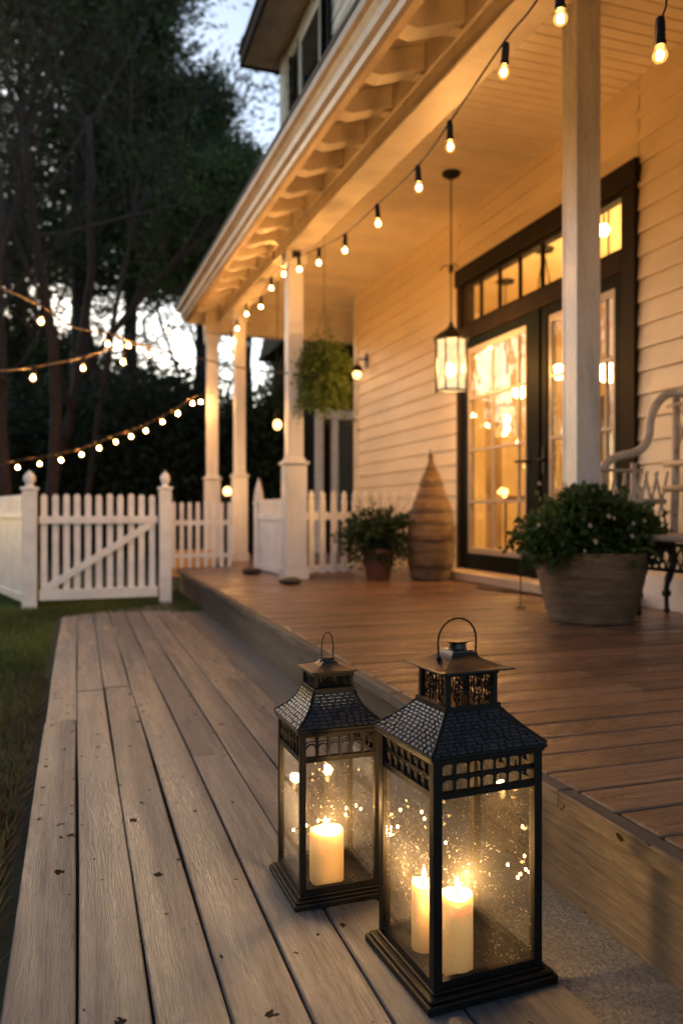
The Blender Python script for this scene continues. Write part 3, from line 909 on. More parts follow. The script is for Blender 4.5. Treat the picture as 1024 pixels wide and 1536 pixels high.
FC = thing('picket_fence', 'white panelled porch fence with pointed post left of the near column', 'fence', (1.69, 7.7, DK), group='white picket fences')
pA, pB = (1.69, 7.75), (1.755, 6.74)
fpost(pA[0], pA[1], .085, DK, .88, FC, 'spear')
fm = frame_m(pA, pB)
b = MB(); b.x = fm
for i in range(6): b.box((.05 + i * .155, -.01, .30), (.05 + i * .155 + .152, .01, .72))
b.build('panel', M['white'], FC, world=True, bevel=.003)
rail(.045, 1.0, .722, .775, .05, fm, FC, 0.); rail(.045, 1.0, DK + .01, .298, .05, fm, FC, 0.)
for i in range(9): picket(.10 + i * .105, .055, .776, .92, .018, fm, FC, 'round')

FD = thing('picket_fence', 'white porch fence with spade topped pickets between column and house wall', 'fence', (2.2, 6.95, DK), group='white picket fences')
pA, pB = (1.86, 6.72), (3.2, 7.15); fm = frame_m(pA, pB)
for i in range(12): picket(.07 + i * .118, .055, DK + .03, .99, .018, fm, FD, 'spade', -.022)
rail(.0, 1.40, .73, .80, .03, fm, FD, .004); rail(.0, 1.40, .27, .33, .03, fm, FD, .004)

# ------------------------------------------------------------------ candle lanterns
def shingles(mb, a, bb, z0, z1, rows, cols, seed, flare=.0):
    """four sloping roof faces covered with raised scales"""
    g = random.Random(seed)
    def prof(t): # half width at t, concave
        return a + (bb - a) * t - flare * math.sin(PI * t)
    # core
    k = 8; vs = []; fs = []
    for i in range(k + 1):
        w = prof(i / k) - .0015; z = z0 + (z1 - z0) * i / k
        vs += [(-w, -w, z), (w, -w, z), (w, w, z), (-w, w, z)]
    for i in range(k):
        for j in range(4): fs.append((i * 4 + j, i * 4 + (j + 1) % 4, i * 4 + 4 + (j + 1) % 4, i * 4 + 4 + j))
    fs += [(3, 2, 1, 0), tuple(k * 4 + j for j in range(4))]
    mb.add(vs, fs)
    for side in range(4):
        rot = Matrix.Rotation(side * PI / 2, 4, 'Z')
        rr, cc = (rows, cols)
        for i in range(rr):
            t0, t1 = i / rr, (i + .93) / rr
            w0, w1 = prof(t0), prof(t1); za, zc = z0 + (z1 - z0) * t0, z0 + (z1 - z0) * t1
            n = max(3, int(round(cc * (w0 / a))))
            sh = .5 if i % 2 else 0.
            cuts = [0.] + [max(0., min(1., (j + sh + g.uniform(-.18, .18)) / n)) for j in range(1, n)] + [1.]
            for c0, c1 in zip(cuts[:-1], cuts[1:]):
                if c1 - c0 < .03: continue
                u0, u1 = -1 + 2 * c0 + .012, -1 + 2 * c1 - .012
                th = .0014 + g.uniform(0, .0012)
                bt = [(u0 * w0, -w0, za), (u1 * w0, -w0, za), (u1 * w1, -w1, zc), (u0 * w1, -w1, zc)]
                i_ = .16
                um = (u0 + u1) / 2
                def sh2(u): return um + (u - um) * (1 - i_)
                tp = []
                for (u, tt) in ((u0, t0 + .06 / rr), (u1, t0 + .06 / rr), (u1, t1 - .1 / rr), (u0, t1 - .1 / rr)):
                    w = prof(tt); z = z0 + (z1 - z0) * tt
                    tp.append((sh2(u) * w, -w - th * .75, z + th * .65))
                vs = [tuple(rot @ Vector(p)) for p in bt + tp]
                mb.add(vs, [(4, 5, 6, 7), (0, 1, 5, 4), (1, 2, 6, 5), (2, 3, 7, 6), (3, 0, 4, 7)])

def filigree(mb, w, h, seed, r=.0011):
    """scrollwork panel in local (x,z), centred in x, z from 0..h, y=0"""
    g = random.Random(seed)
    for k in range(34):
        cx, cz = g.uniform(-w * .46, w * .46), g.uniform(h * .06, h * .94); rad = g.uniform(.0035, .0095)
        a0 = g.uniform(0, 6.28); sp = g.uniform(2.8, 6.5); pts = []
        for i in range(11):
            t = i / 10; rr = rad * (1 - .55 * t); a = a0 + sp * t
            pts.append((max(-w / 2, min(w / 2, cx + rr * math.cos(a))), g.uniform(-.0004, .0004), max(0, min(h, cz + rr * 1.3 * math.sin(a)))))
        mb.tube(pts, r, 4)
    nb = 7
    for i in range(nb + 1):
        x = -w / 2 + w * i / nb
        mb.tube([(x, 0, 0), (x + g.uniform(-.002, .002), 0, h * .5), (x, 0, h)], r, 4)

def make_lantern(name, label, loc, rz, P, seed):
    T = thing(name, label, 'lantern', loc, rz, 'candle lanterns on the boardwalk')
    B, W, hz, ez, e, nz, nt_, nw, cw, ctop = P['base'], P['w'], P['baseh'], P['eavez'], P['eave'], P['neckz'], P['necktop'], P['neckw'], P['capw'], P['captop']
    # base tray with stepped lip
    b = MB(); b.box((-B, -B, 0), (B, B, hz * .55)); b.box((-B * .955, -B * .955, hz * .55), (B * .955, B * .955, hz * .8)); b.box((-W * 1.03, -W * 1.03, hz * .8), (W * 1.03, W * 1.03, hz))
    b.build('base', M['bronze'], T, bevel=.003)
    pw = P['pw']; ft = ez - P['fret']
    for sx in (-1, 1):
        for sy in (-1, 1):
            b = MB(); cx, cy = sx * (W - pw / 2), sy * (W - pw / 2)
            b.box((cx - pw / 2, cy - pw / 2, hz), (cx + pw / 2, cy + pw / 2, ez - .001)); b.build('corner_post', M['bronze'], T, bevel=.0015)
    for side in range(4):
        rot = Matrix.Rotation(side * PI / 2, 4, 'Z'); y = -W + pw * .5
        iw = W - pw - .0002
        b = MB(); b.x = rot; b.box((-iw, y - .001, hz + .012), (iw, y + .001, ft - .002)); b.build('glass_pane', M['wet'], T)
        b = MB(); b.x = rot
        b.box((-iw, y - .006, hz + .0005), (iw, y + .006, hz + .012)); b.build('bottom_rail', M['bronze'], T); b = MB(); b.x = rot
        b.box((-iw, y - .0055, ft - .004), (iw, y + .0055, ft + .006))
        b.box((-iw, y - .0055, ez - .010), (iw, y + .0055, ez - .001))
        nc = P['cols']; f0, f1 = ft + .006, ez - .010; fh = f1 - f0
        rows = P['rows']
        for j in range(1, nc):
            x = -iw + 2 * iw * j / nc; b.box((x - .0026, y - .0035, f0), (x + .0026, y + .0035, f1))
        for rI in range(rows):
            za = f0 + fh * rI / rows; zc = f0 + fh * (rI + 1) / rows
            if rI: b.box((-iw, y - .0036, za - .003), (iw, y + .0036, za + .003))
            cwid = 2 * iw / nc - .0052
            for j in range(nc):
                xl = -iw + 2 * iw * j / nc + .0026; xc = xl + cwid / 2
                if P['arch'] == 'cross':
                    top = za + fh * .62; rad = cwid / 2
                    pts = [(xc + rad * math.cos(PI * q / 10), y, top - rad * .9 + rad * .9 * math.sin(PI * q / 10)) for q in range(11)]
                    b.tube(pts, .0019, 5)
                    pts = [(xc + cwid * .75 * math.cos(PI * q / 10), y - .001, top - rad * .5 + rad * 1.1 * math.sin(PI * q / 10)) for q in range(2, 9)]
                    b.tube(pts, .0013, 5)
                else:
                    top = zc - (.003 if rI < rows - 1 else 0); rad = cwid / 2
                    for sgn in (-1, 1):
                        pol = [(xc + sgn * rad, top)] + [(xc + sgn * rad * math.sin(PI / 2 * q / 6), top - rad * .62 + rad * .62 * math.cos(PI / 2 * q / 6)) for q in range(7)]
                        if sgn < 0: pol = pol[::-1]
                        b.prism(pol, .006, Matrix(((1, 0, 0, 0), (0, 0, -1, y + .003), (0, 1, 0, 0), (0, 0, 0, 1))))
        b.build('fretwork', M['bronze'], T)
    # roof
    b = MB(); b.box((-e, -e, ez), (e, e, ez + .007)); b.box((-e * .97, -e * .97, ez - .006), (e * .97, e * .97, ez - .0002)); b.build('eave_rim', M['bronze'], T, bevel=.002)
    b = MB(); shingles(b, e * .985, nw * 1.06, ez + .0073, nz, P['srows'], P['scols'], seed, P['flare']); b.build('roof', M['slate'], T, bevel=.0006, seg=1)
    for s1 in range(4):
        b = MB(); rot = Matrix.Rotation(s1 * PI / 2, 4, 'Z'); pts = []
        for i in range(9):
            t = i / 8; w = e * .985 + (nw * 1.06 - e * .985) * t - P['flare'] * math.sin(PI * t); pts.append(tuple(rot @ Vector((w, w, ez + .008 + (nz - ez - .008) * t))))
        b.tube(pts, .0036, 6)
        b.build('hip_ridge', M['bronze'], T, smooth=True)
    # neck
    b = MB(); b.box((-nw * 1.08, -nw * 1.08, nz - .002), (nw * 1.08, nw * 1.08, nz + .010)); b.box((-nw * 1.04, -nw * 1.04, nt_ - .008), (nw * 1.04, nw * 1.04, nt_))
    q = P['npw']
    for sx in (-1, 1):
        for sy in (-1, 1): b.box((sx * (nw - q / 2) - q / 2, sy * (nw - q / 2) - q / 2, nz + .010), (sx * (nw - q / 2) + q / 2, sy * (nw - q / 2) + q / 2, nt_ - .008))
    b.build('neck', M['bronze'], T, bevel=.001)
    for side in range(4):
        b = MB(); b.x = Matrix.Rotation(side * PI / 2, 4, 'Z') @ Matrix.Translation((0, -nw + q * .5, nz + .010))
        filigree(b, 2 * (nw - q), nt_ - nz - .018, seed * 10 + side); b.build('filigree', M['bronze'], T)
    # cap
    b = MB(); k = 10; vs = []; fs = []
    cr = P['chim']
    for i in range(k + 1):
        t = i / k; w = cw + (cr * 1.25 - cw) * (1 - (1 - t) ** 1.6); z = nt_ + .004 + (ctop - nt_ - .004) * (t ** 1.5)
        vs += [(-w, -w, z), (w, -w, z), (w, w, z), (-w, w, z)]
    for i in range(k):
        for j in range(4): fs.append((i * 4 + j, i * 4 + (j + 1) % 4, i * 4 + 4 + (j + 1) % 4, i * 4 + 4 + j))
    fs += [tuple(k * 4 + j for j in range(4))]
    b.add(vs, fs); b.box((-cw, -cw, nt_ + .0005), (cw, cw, nt_ + .0038)); b.build('cap', M['cap'], T, bevel=.001)
    ch = P['chimh']
    MB().lathe([(cr * 1.1, 0), (cr, .002), (cr * .92, ch * .6), (cr * 1.25, ch * .78), (cr * 1.28, ch * .9), (cr * .6, ch), (.002, ch * 1.02)], (0, 0, ctop), 20).build('chimney', M['cap'], T, smooth=False)
    hw, hh = P['hw'], P['hh']
    b = MB(); z0 = ctop - P['hdrop']; pts = []
    for i in range(25):
        a = PI * i / 24
        pts.append((hw * math.cos(a) * (1 + .08 * math.sin(a)), 0, z0 + hh * .40 * (1 if 0 < i < 24 else 0) + hh * .60 * math.sin(a) if 0 < i < 24 else z0))
    pts = [(hw, 0, z0), (hw * 1.03, 0, z0 + hh * .2)] + [(hw * 1.04 * math.cos(PI * i / 20), 0, z0 + hh * .42 + hh * .58 * math.sin(PI * i / 20)) for i in range(21)] + [(-hw * 1.03, 0, z0 + hh * .2), (-hw, 0, z0)]
    b.x = Matrix.Rotation(P['hrot'], 4, 'Z')
    b.tube(pts, P['hr'], 8)
    for s in (-1, 1): b.sphere((s * hw, 0, z0), .0048, 8)
    b.build('handle', M['bronze'], T, smooth=True)
    return T
M['cap'] = metal('worn_cap_metal', (.016, .017, .020), .36, .4, .1)
LA = (.640, 1.288, .001); LB = (.510, 1.648, .001)
PA = dict(base=.1245, w=.105, baseh=.026, eavez=.398, eave=.1115, neckz=.458, necktop=.526, neckw=.051, capw=.073, captop=.556, pw=.0165, fret=.062, cols=7, rows=2, arch='round', srows=11, scols=14, flare=.003, npw=.010, chim=.016, chimh=.016, hw=.041, hh=.068, hdrop=.014, hr=.0017, hrot=R(8))
PB = dict(base=.103, w=.087, baseh=.022, eavez=.352, eave=.094, neckz=.420, necktop=.461, neckw=.043, capw=.051, captop=.480, pw=.0125, fret=.058, cols=6, rows=1, arch='cross', srows=10, scols=12, flare=.010, npw=.0075, chim=.012, chimh=.008, hw=.0145, hh=.062, hdrop=.002, hr=.0013, hrot=R(15))
make_lantern('candle_lantern', 'larger dark metal lantern in front holding two lit candles', LA, R(4), PA, 3)
make_lantern('candle_lantern', 'smaller dark metal lantern behind left holding one short candle', LB, R(1.5), PB, 8)

def candle(label, x, y, z, r, h, seed, wicks=((0, 0),), power=1.):
    g = random.Random(seed)
    T = thing('candle', label, 'candle', (x, y, z), 0, 'candles burning inside the lanterns')
    n = 40; prof = []
    prof += [(r * .93, 0), (r, .004), (r * 1.005, h * .3), (r, h * .6), (r * .995, h - .006), (r * .96, h - .0015), (r * .90, h), (r * .80, h - .003), (r * .5, h - .006), (.001, h - .007)]
    b = MB(); b.lathe(prof, (0, 0, 0), n)
    b.v = [(px * (1 + .012 * math.sin(3 * math.atan2(py, px) + seed)), py * (1 + .012 * math.sin(2 * math.atan2(py, px))), pz + (.0022 * math.sin(2 * math.atan2(py, px) + seed) if pz > h * .8 else 0)) for px, py, pz in b.v]
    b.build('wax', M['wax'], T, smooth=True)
    for wx, wy in wicks:
        MB().tube([(wx, wy, h - .008), (wx + .0008, wy, h + .004), (wx + .002, wy, h + .009)], .0011, 6).build('wick', M['cord'], T)
        MB().lathe([(.0010, 0), (.0034, .004), (.0042, .008), (.0034, .013), (.0018, .018), (.0003, .022)], (wx + .0015, wy, h + .0055), 12).build('flame', M['flame'], T, smooth=True)
    ld = bpy.data.lights.new('flame_light', 'POINT'); ld.energy = power; ld.color = (1., .56, .2); ld.shadow_soft_size = .012
    lo = bpy.data.objects.new('flame_light', ld); COL.objects.link(lo); lo.parent = T; lo.location = (0, 0, h + .036)
    return T
candle('short thick ivory candle burning inside the smaller lantern', .497, 1.612, .0235, .036, .108, 1, ((-.004, 0),), 4.6)
p = at(689, 1475, 1.335)
candle('ivory pillar candle burning in the front lantern right of its corner post', p.x, p.y + .012, .0275, .0275, .132, 2, ((0, 0),), 5.5)
p = at(643, 1455, 1.40)
candle('slim ivory candle half hidden behind the corner post of the front lantern', p.x - .002, p.y + .02, .0275, .021, .118, 3, ((0, 0),), 3.2)

def glint(label, loc, pts, bulbs):  # beads on wires, added to stand for reflected string lights
    T = thing('glint_lights', label, 'fairy lights', loc, 0, 'fairy light wires added as reflections inside the lanterns')
    P = [Vector(p) - Vector(loc) for p in pts]
    MB().tube(smooth_path(P, 6), .0006, 5).build('wire', M['bronze'], T)
    for q in bulbs:
        v = Vector(q) - Vector(loc)
        MB().sphere(v, .0023, 8, 1.3).build('bulb', M['glint'], T, smooth=True)
def fb(L_): return [at(*q) for q in L_]
bl = fb([(600, 1215, 1.44), (596, 1240, 1.44), (585, 1252, 1.45), (632, 1218, 1.47), (636, 1228, 1.47), (668, 1264, 1.48), (623, 1308, 1.4)])
glint('wire of tiny fairy lights added as reflections in the left side of the front lantern', (LA[0] - .05, LA[1] + .03, .03), [bl[2], bl[1], bl[0], bl[3], bl[4], bl[5]] + [(LA[0] + .0, LA[1] + .05, .06)], bl[:6])
bl = fb([(783, 1240, 1.42), (786, 1284, 1.42), (761, 1297, 1.42), (788, 1304, 1.43), (793, 1308, 1.41), (780, 1311, 1.42), (776, 1316, 1.43)])
glint('wire of tiny fairy lights added as reflections in the right side of the front lantern', (LA[0] + .07, LA[1] + .02, .03), [(LA[0] + .085, LA[1] + .02, .335)] + bl + [(LA[0] + .06, LA[1] + .03, .03)], bl)
bl = fb([(440, 1245, 1.62), (459, 1238, 1.62), (477, 1231, 1.66), (474, 1243, 1.67), (493, 1230, 1.68), (519, 1212, 1.7), (518, 1222, 1.7), (534, 1208, 1.7), (541, 1213, 1.7)])
glint('wire of tiny fairy lights added as reflections across the smaller lantern', (LB[0], LB[1], .03), [bl[0], bl[1], bl[3], bl[2], bl[4], bl[6], bl[5], bl[7], bl[8], (LB[0] + .07, LB[1] + .05, .05)], bl)

# ------------------------------------------------------------------ string lights
def make_string(label, pts, bulbs, r, cmat, drop=.105, big=1.0, group='festoon string lights'):
    """pts: cord path; bulbs: world points of bulb centres"""
    o = pts[0]
    T = thing('string_lights', label, 'string lights', tuple(o), 0, group)
    b = MB(); b.tube(smooth_path(pts, 8), r, 6); b.build('cord', cmat, T, world=True, smooth=True)
    for q in bulbs:
        q = Vector(q); s = big
        d = Vector((rng.uniform(-.1, .1), rng.uniform(-.1, .1), 1)).normalized()
        rot = d.to_track_quat('Z', 'Y').to_matrix().to_4x4()
        bm = MB(); bm.x = Matrix.Translation(q) @ rot
        bm.lathe([(.004, drop), (.011 * s, drop - .004), (.0135 * s, drop - .02), (.0135 * s, .045), (.0155 * s, .040), (.0155 * s, .024), (.010 * s, .022)], (0, 0, 0), 12)
        so = bm.build('socket', M['cord'], T, world=True, smooth=False)
        bm = MB(); bm.x = Matrix.Translation(q) @ rot
        bm.lathe([(.0095 * s, .024), (.015 * s, .014), (.0205 * s, 0), (.0198 * s, -.010), (.0142 * s, -.019), (.006 * s, -.0245), (.0005, -.0255)], (0, 0, 0), 14)
        bm.build('bulb', M['bulb'], so, world=True, smooth=True)
        bm = MB(); bm.x = Matrix.Translation(q) @ rot
        bm.sphere((0, 0, -.001), .0098 * s, 8, 1.15); bm.build('filament', M['core'], so, world=True, smooth=True)
    return T
def with_tops(bulbs, drop=.105): return [Vector(q) + Vector((0, 0, drop)) for q in bulbs]
A0 = at(805, 0, 2.6); A1 = at(437, 385, 6.66)
ab = [on_plan(px, py, A0, A1) for px, py in ((755, 108), (675, 220), (628, 281), (567, 335), (517, 376), (478, 394), (449, 404))]
Apre = on_plan(900, -160, A0, A1)
make_string('black string of bulbs swooping along the porch front down to the column', [Apre, A0] + with_tops(ab) + [at(438, 386, 6.70)], ab, .0042, M['cord'])
C0 = at(436, 390, 6.70); C1 = at(335, 520, 9.7)
cb = [on_plan(px, py, C0, C1) for px, py in ((426, 411), (412, 394), (407, 432), (391, 460), (370, 471), (356, 493), (347, 511))]
ct = with_tops(cb)
make_string('string of bulbs hanging under the eave beyond the near column', [C0] + [ct[0], ct[2], ct[3], ct[4], ct[5], ct[6]] + [at(330, 500, 9.9)], cb, .004, M['corda'], group='festoon string lights')
# left strings
B0 = at(-80, 390, 3.9); B1 = at(224, 517, 6.3)
bb1 = [on_plan(px, py, B0, B1) for px, py in ((62, 482), (162, 516), (193, 518))]
make_string('thick cord of bulbs crossing the yard at upper left', [B0, on_plan(0, 430, B0, B1)] + [on_plan(62, 459, B0, B1), on_plan(110, 490, B0, B1), on_plan(162, 500, B0, B1), on_plan(200, 513, B0, B1), B1, at(252, 498, 7.6), at(285, 484, 9.4)], bb1 + [at(224, 520 + 12, 6.3), at(252, 497 + 0, 7.8)], .0062, M['rope'], .085, 1.08)
D0 = at(-80, 562, 4.3); D1 = at(222, 520, 6.25)
db = [on_plan(px, py, D0, D1) for px, py in ((50, 567), (125, 552), (185, 543))]
make_string('middle cord of bulbs crossing the yard and ending at the column', [D0, on_plan(0, 557, D0, D1), on_plan(50, 551, D0, D1), on_plan(125, 536, D0, D1), on_plan(185, 519, D0, D1), D1, at(300, 538, 6.45), at(370, 553, 6.6), at(432, 560, 6.72)], db, .0055, M['rope'], .08, 1.0)
E0 = at(-60, 712, 8.2); E1 = at(318, 596, 9.95)
eb = [on_plan(px, py, E0, E1) for px, py in ((27, 701), (60, 696), (92, 690), (123, 682), (149, 672), (174, 663), (197, 655), (219, 646), (244, 633), (267, 620), (289, 605), (301, 603))]
make_string('lowest string of closely spaced bulbs rising to the far porch column', [E0] + with_tops(eb, .075) + [at(320, 588, 9.97)], eb, .005, M['corda'], .075, 1.2)
nb_ = [at(840, 27, 2.45), at(989, 82, 2.3)]
make_string('nearest string of bulbs overhead at the upper right', [at(780, -60, 2.6), at(843, -24, 2.46), at(920, -22, 2.38), at(999, -8, 2.3), at(1080, -60, 2.2), at(1160, -200, 2.1)], nb_, .0042, M['cord'], .115, 1.1)
MB().tube([at(992, 27, 2.3), at(998, 10, 2.3), at(999, -8, 2.3)], .003, 6).build('lead', M['cord'], bpy.data.objects[[o.name for o in COL.objects if o.name.startswith('string_lights')][-1]], world=True)
# dark bracket on the column where strings meet
t = thing('string_hook', 'dark clamp at the top of the near column where light strings meet', 'hook', (1.75, 6.62, zb(6.62) - .1))
b = MB(); b.lathe([(.085, 0), (.098, .012), (.098, .055), (.085, .066)], (0, 0, .012), 20); b.build('band', M['iron'], t)

# ------------------------------------------------------------------ lamps
def pendant():
    p = at(676, 540, 6.25)
    T = thing('pendant_lantern', 'black framed porch pendant with frosted glass glowing beside the doors', 'lantern', (p.x, p.y, p.z - .24))
    r = .122; h = .40
    b = MB(); n = 8
    def ring(z, rr, t): b.tube([(rr * math.cos(2 * PI * i / n), rr * math.sin(2 * PI * i / n), z) for i in range(n)], t, 6, True)
    ring(0, r, .007); ring(h, r, .007)
    for i in range(n):
        a = 2 * PI * i / n; b.tube([(r * math.cos(a), r * math.sin(a), -.01), (r * math.cos(a), r * math.sin(a), h)], .0075, 6)
    b.build('frame', M['iron'], T)
    b = MB(); b.lathe([(r * 1.18, h - .012), (r * 1.18, h + .004), (r * .8, h + .045), (r * .42, h + .075), (r * .2, h + .10), (r * .12, h + .13), (.004, h + .15)], (0, 0, 0), 8); b.build('roof', M['iron'], T)
    MB().lathe([(r * .93, .004), (r * .93, h - .004)], (0, 0, 0), 8, cap=False).build('glass', M['pglass'], T)
    MB().lathe([(.001, .003), (r * .9, .0035)], (0, 0, 0), 8, cap=False).build('diffuser', M['pglass'], T)
    for z in (.085, .30):
        for i in range(4):
            a = 2 * PI * i / 4 + .55; MB().sphere((r * .62 * math.cos(a), r * .62 * math.sin(a), z), .022, 10, 1.1).build('bulb', M['globe'], T, smooth=True)
    top = CE - (p.z - .24)
    pts = [(0, 0, h + .14), (0, 0, top - .03)]
    MB().tube(pts, .0055, 8).build('stem', M['iron'], T)
    b = MB(); g = random.Random(2)
    zc = at(676, 402, 6.25).z - (p.z - .24)
    b.lathe([(.014, -.04), (.02, -.01), (.012, .03)], (0, 0, zc), 10)
    for k in range(3):
        a = 2.1 * k + .7; b.tube(smooth_path([(0, 0, zc), (.05 * math.cos(a), .05 * math.sin(a), zc + .02), (.085 * math.cos(a), .085 * math.sin(a), zc - .02)], 4), .004, 5)
    b.build('hook', M['iron'], T)
    MB().lathe([(.008, -.05), (.03, -.045), (.068, -.022), (.072, -.008), (.072, -.001)], (0, 0, top), 24).build('canopy', M['iron'], T, smooth=False)
    ld = bpy.data.lights.new('pendant_light', 'POINT'); ld.energy = 460.; ld.color = (1., .47, .135); ld.shadow_soft_size = .06
    lo = bpy.data.objects.new('pendant_light', ld); COL.objects.link(lo); lo.parent = T; lo.location = (0, 0, .2)
pendant()
# bare bulb hanging beside the column
p = at(416, 637, 8.3)
t = thing('hanging_bulb', 'single round bulb on a long cord left of the near column', 'lamp', tuple(p))
MB().sphere((0, 0, 0), .046, 14, 1.15).build('bulb', M['globe'], t, smooth=True)
MB().lathe([(.02, .06), (.028, .065), (.026, .12), (.006, .13)], (0, 0, 0), 12).build('socket', M['cord'], t)
MB().tube([(0, 0, .125), (0, 0, CE - p.z)], .004, 6).build('cord', M['cord'], t)
# corner sconce
p = at(535, 562, 9.4)
t = thing('wall_sconce', 'small round sconce glowing on the far corner of the porch wall', 'lamp', tuple(p))
MB().sphere((0, 0, 0), .05, 14).build('bulb', M['globe'], t, smooth=True)
b = MB(); b.lathe([(.06, .035), (.07, .05), (.05, .10), (.01, .12)], (0, 0, 0), 14); b.tube(smooth_path([(0, 0, .11), (.0, 0, .17), (.08, 0, .19), (WX - p.x - .02, 0, .17)], 5), .008, 6); b.box((WX - p.x - .03, -.04, .09), (WX - p.x - .021, .04, .25))
b.build('arm', M['iron'], t)
# globe lamp on a short post behind the fence
p = at(341, 737, 8.75)
t = thing('globe_lamp', 'glowing globe lamp on a short post behind the picket fence', 'lamp', (p.x, p.y, DK))
z = p.z - DK
MB().sphere((0, 0, z), .046, 14, 1.1).build('globe', M['globe'], t, smooth=True)
MB().lathe([(.06, 0), (.06, .02), (.02, .035), (.016, z - .1), (.04, z - .07), (.03, z - .045)], (0, 0, 0), 14).build('post', M['iron'], t)
ld = bpy.data.lights.new('globe_light', 'POINT'); ld.energy = 22.; ld.color = (1., .5, .15); ld.shadow_soft_size = .06
lo = bpy.data.objects.new('globe_light', ld); COL.objects.link(lo); lo.parent = t; lo.location = (0, 0, z)
# low board strip added behind that fence, coloured like lamplit wood
t = thing('glow_board_strip', 'low wooden board strip added to glow warm behind the fence pickets', 'planter', (1.9, 10.5, DK))
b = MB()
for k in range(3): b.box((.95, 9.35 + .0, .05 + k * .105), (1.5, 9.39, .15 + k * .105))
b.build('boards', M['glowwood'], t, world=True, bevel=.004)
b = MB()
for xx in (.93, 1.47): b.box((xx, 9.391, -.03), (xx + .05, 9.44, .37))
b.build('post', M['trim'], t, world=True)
# ------------------------------------------------------------------ plants and pots
def bush(name, g, n, c, rad, ll, lw, mat, parent, up=.6, off=None, hollow=.55, low=-.2):
    C = []; D = []
    while len(C) < n:
        v = g.normal(size=3); v /= np.linalg.norm(v)
        if v[2] < low: continue
        rr = (hollow + (1 - hollow) * g.rand()) * (1 + .22 * math.sin(5 * math.atan2(v[1], v[0]) + 3 * v[2]) * g.rand())
        C.append([c[0] + v[0] * rad[0] * rr, c[1] + v[1] * rad[1] * rr, c[2] + v[2] * rad[2] * rr])
        d = v + g.normal(0, .7, 3); d[2] += up * .5; D.append(d)
    L_ = ll * (.6 + .8 * g.rand(n))
    return leaf_mesh(name, C, D, lw * (.7 + .6 * g.rand(n)), L_, mat, parent)
def stems(mb, g, n, c, rad, base, r=.003):
    for _ in range(n):
        v = g.normal(size=3); v /= np.linalg.norm(v); v[2] = abs(v[2])
        e = (c[0] + v[0] * rad[0] * .95, c[1] + v[1] * rad[1] * .95, c[2] + v[2] * rad[2] * .95)
        m_ = tuple((base[i] + e[i]) / 2 + (.03 if i == 2 else 0) for i in range(3))
        mb.tube([base, m_, e], [r, r * .8, r * .4], 5)
# big ribbed planter around the foot of the front post
pc = at(885, 768, 4.2)
T = thing('large_planter', 'large ribbed wicker look planter full of green shrub by the foreground post', 'planter', (pc.x, pc.y, DK + .001))
prof = [(.205, 0), (.212, .006)]
k = 60
for i in range(k + 1):
    t_ = i / k; z = .008 + .35 * t_
    prof.append((.213 + .074 * (1 - (1 - t_) ** 1.5) + .0022 * math.sin(t_ * 130) + .001 * math.sin(t_ * 47), z))
prof += [(.286, .362), (.272, .364), (.262, .352), (.255, .30), (.001, .298)]
MB().lathe(prof, (0, 0, 0), 56).build('pot', M['planter'], T, smooth=True)
MB().lathe([(.262, .300), (.2, .315), (.001, .32)], (0, 0, 0), 32, cap=False).build('soil', M['soil'], T, smooth=True)
g = np.random.RandomState(4)
Cc = []; 
bl = [((0, 0, .40), (.30, .30, .26), 2600), ((-.19, -.03, .42), (.22, .22, .17), 1500), ((.20, .0, .42), (.2, .22, .17), 1500), ((-.1, -.08, .54), (.16, .16, .16), 900), ((.07, -.1, .47), (.2, .18, .15), 1000), ((-.26, -.06, .33), (.14, .14, .12), 700), ((.28, -.05, .38), (.12, .14, .12), 600)]
allC = []; allD = []
for c, rad, n in bl:
    for _ in range(n):
        v = g.normal(size=3); v /= np.linalg.norm(v); v[2] = v[2] if v[2] > -.35 else -v[2]
        rr = .5 + .55 * g.rand()
        allC.append([c[i] + v[i] * rad[i] * rr for i in range(3)]); d = v + g.normal(0, .8, 3); d[2] += .2; allD.append(d)
for _ in range(46):
    v = g.normal(size=3); v /= np.linalg.norm(v); v[2] = abs(v[2]) * .9 + .05; ln = g.uniform(1.0, 1.38); n_ = 16
    for i in range(n_):
        t_ = .6 + .4 * i / n_; p_ = np.array([0, 0, .38]) + v * ln * t_ * np.array([.37, .33, .32]); p_[2] -= .05 * (t_ - .6) ** 2 * 6; allC.append(list(p_ + g.normal(0, .004, 3))); allD.append(v * .5 + g.normal(0, .8, 3))
fo = leaf_mesh('foliage', allC, allD, .010 + .006 * g.rand(len(allC)), .028 + .028 * g.rand(len(allC)), M['leaf'], T)
b = MB(); stems(b, g, 40, (0, 0, .36), (.36, .3, .33), (0, 0, .3), .004); b.build('stems', M['bark'], T)
def flower(T, p, r, mat):
    b = MB()
    for k in range(6):
        a = 2 * PI * k / 6; b.add([(p[0], p[1], p[2]), (p[0] + r * math.cos(a - .45), p[1] + r * .6 * math.sin(a - .45), p[2] + r * math.sin(a - .45)), (p[0] + 1.25 * r * math.cos(a), p[1] - .4 * r, p[2] + 1.25 * r * math.sin(a)), (p[0] + r * math.cos(a + .45), p[1] + r * .6 * math.sin(a + .45), p[2] + r * math.sin(a + .45))], [(0, 1, 2, 3)])
    b.build('flower', mat, T)
for px, py, rr in ((845, 728, .017), (836, 736, .013), (808, 725, .012), (884, 788, .014), (912, 774, .015), (920, 777, .011), (892, 812, .016), (949, 785, .012), (947, 804, .014), (966, 781, .011), (807, 787, .012), (876, 826, .01)):
    p = at(px, py, 3.86) - Vector((pc.x, pc.y, DK + .001)); flower(T, tuple(p), rr * .75, M['petal'])
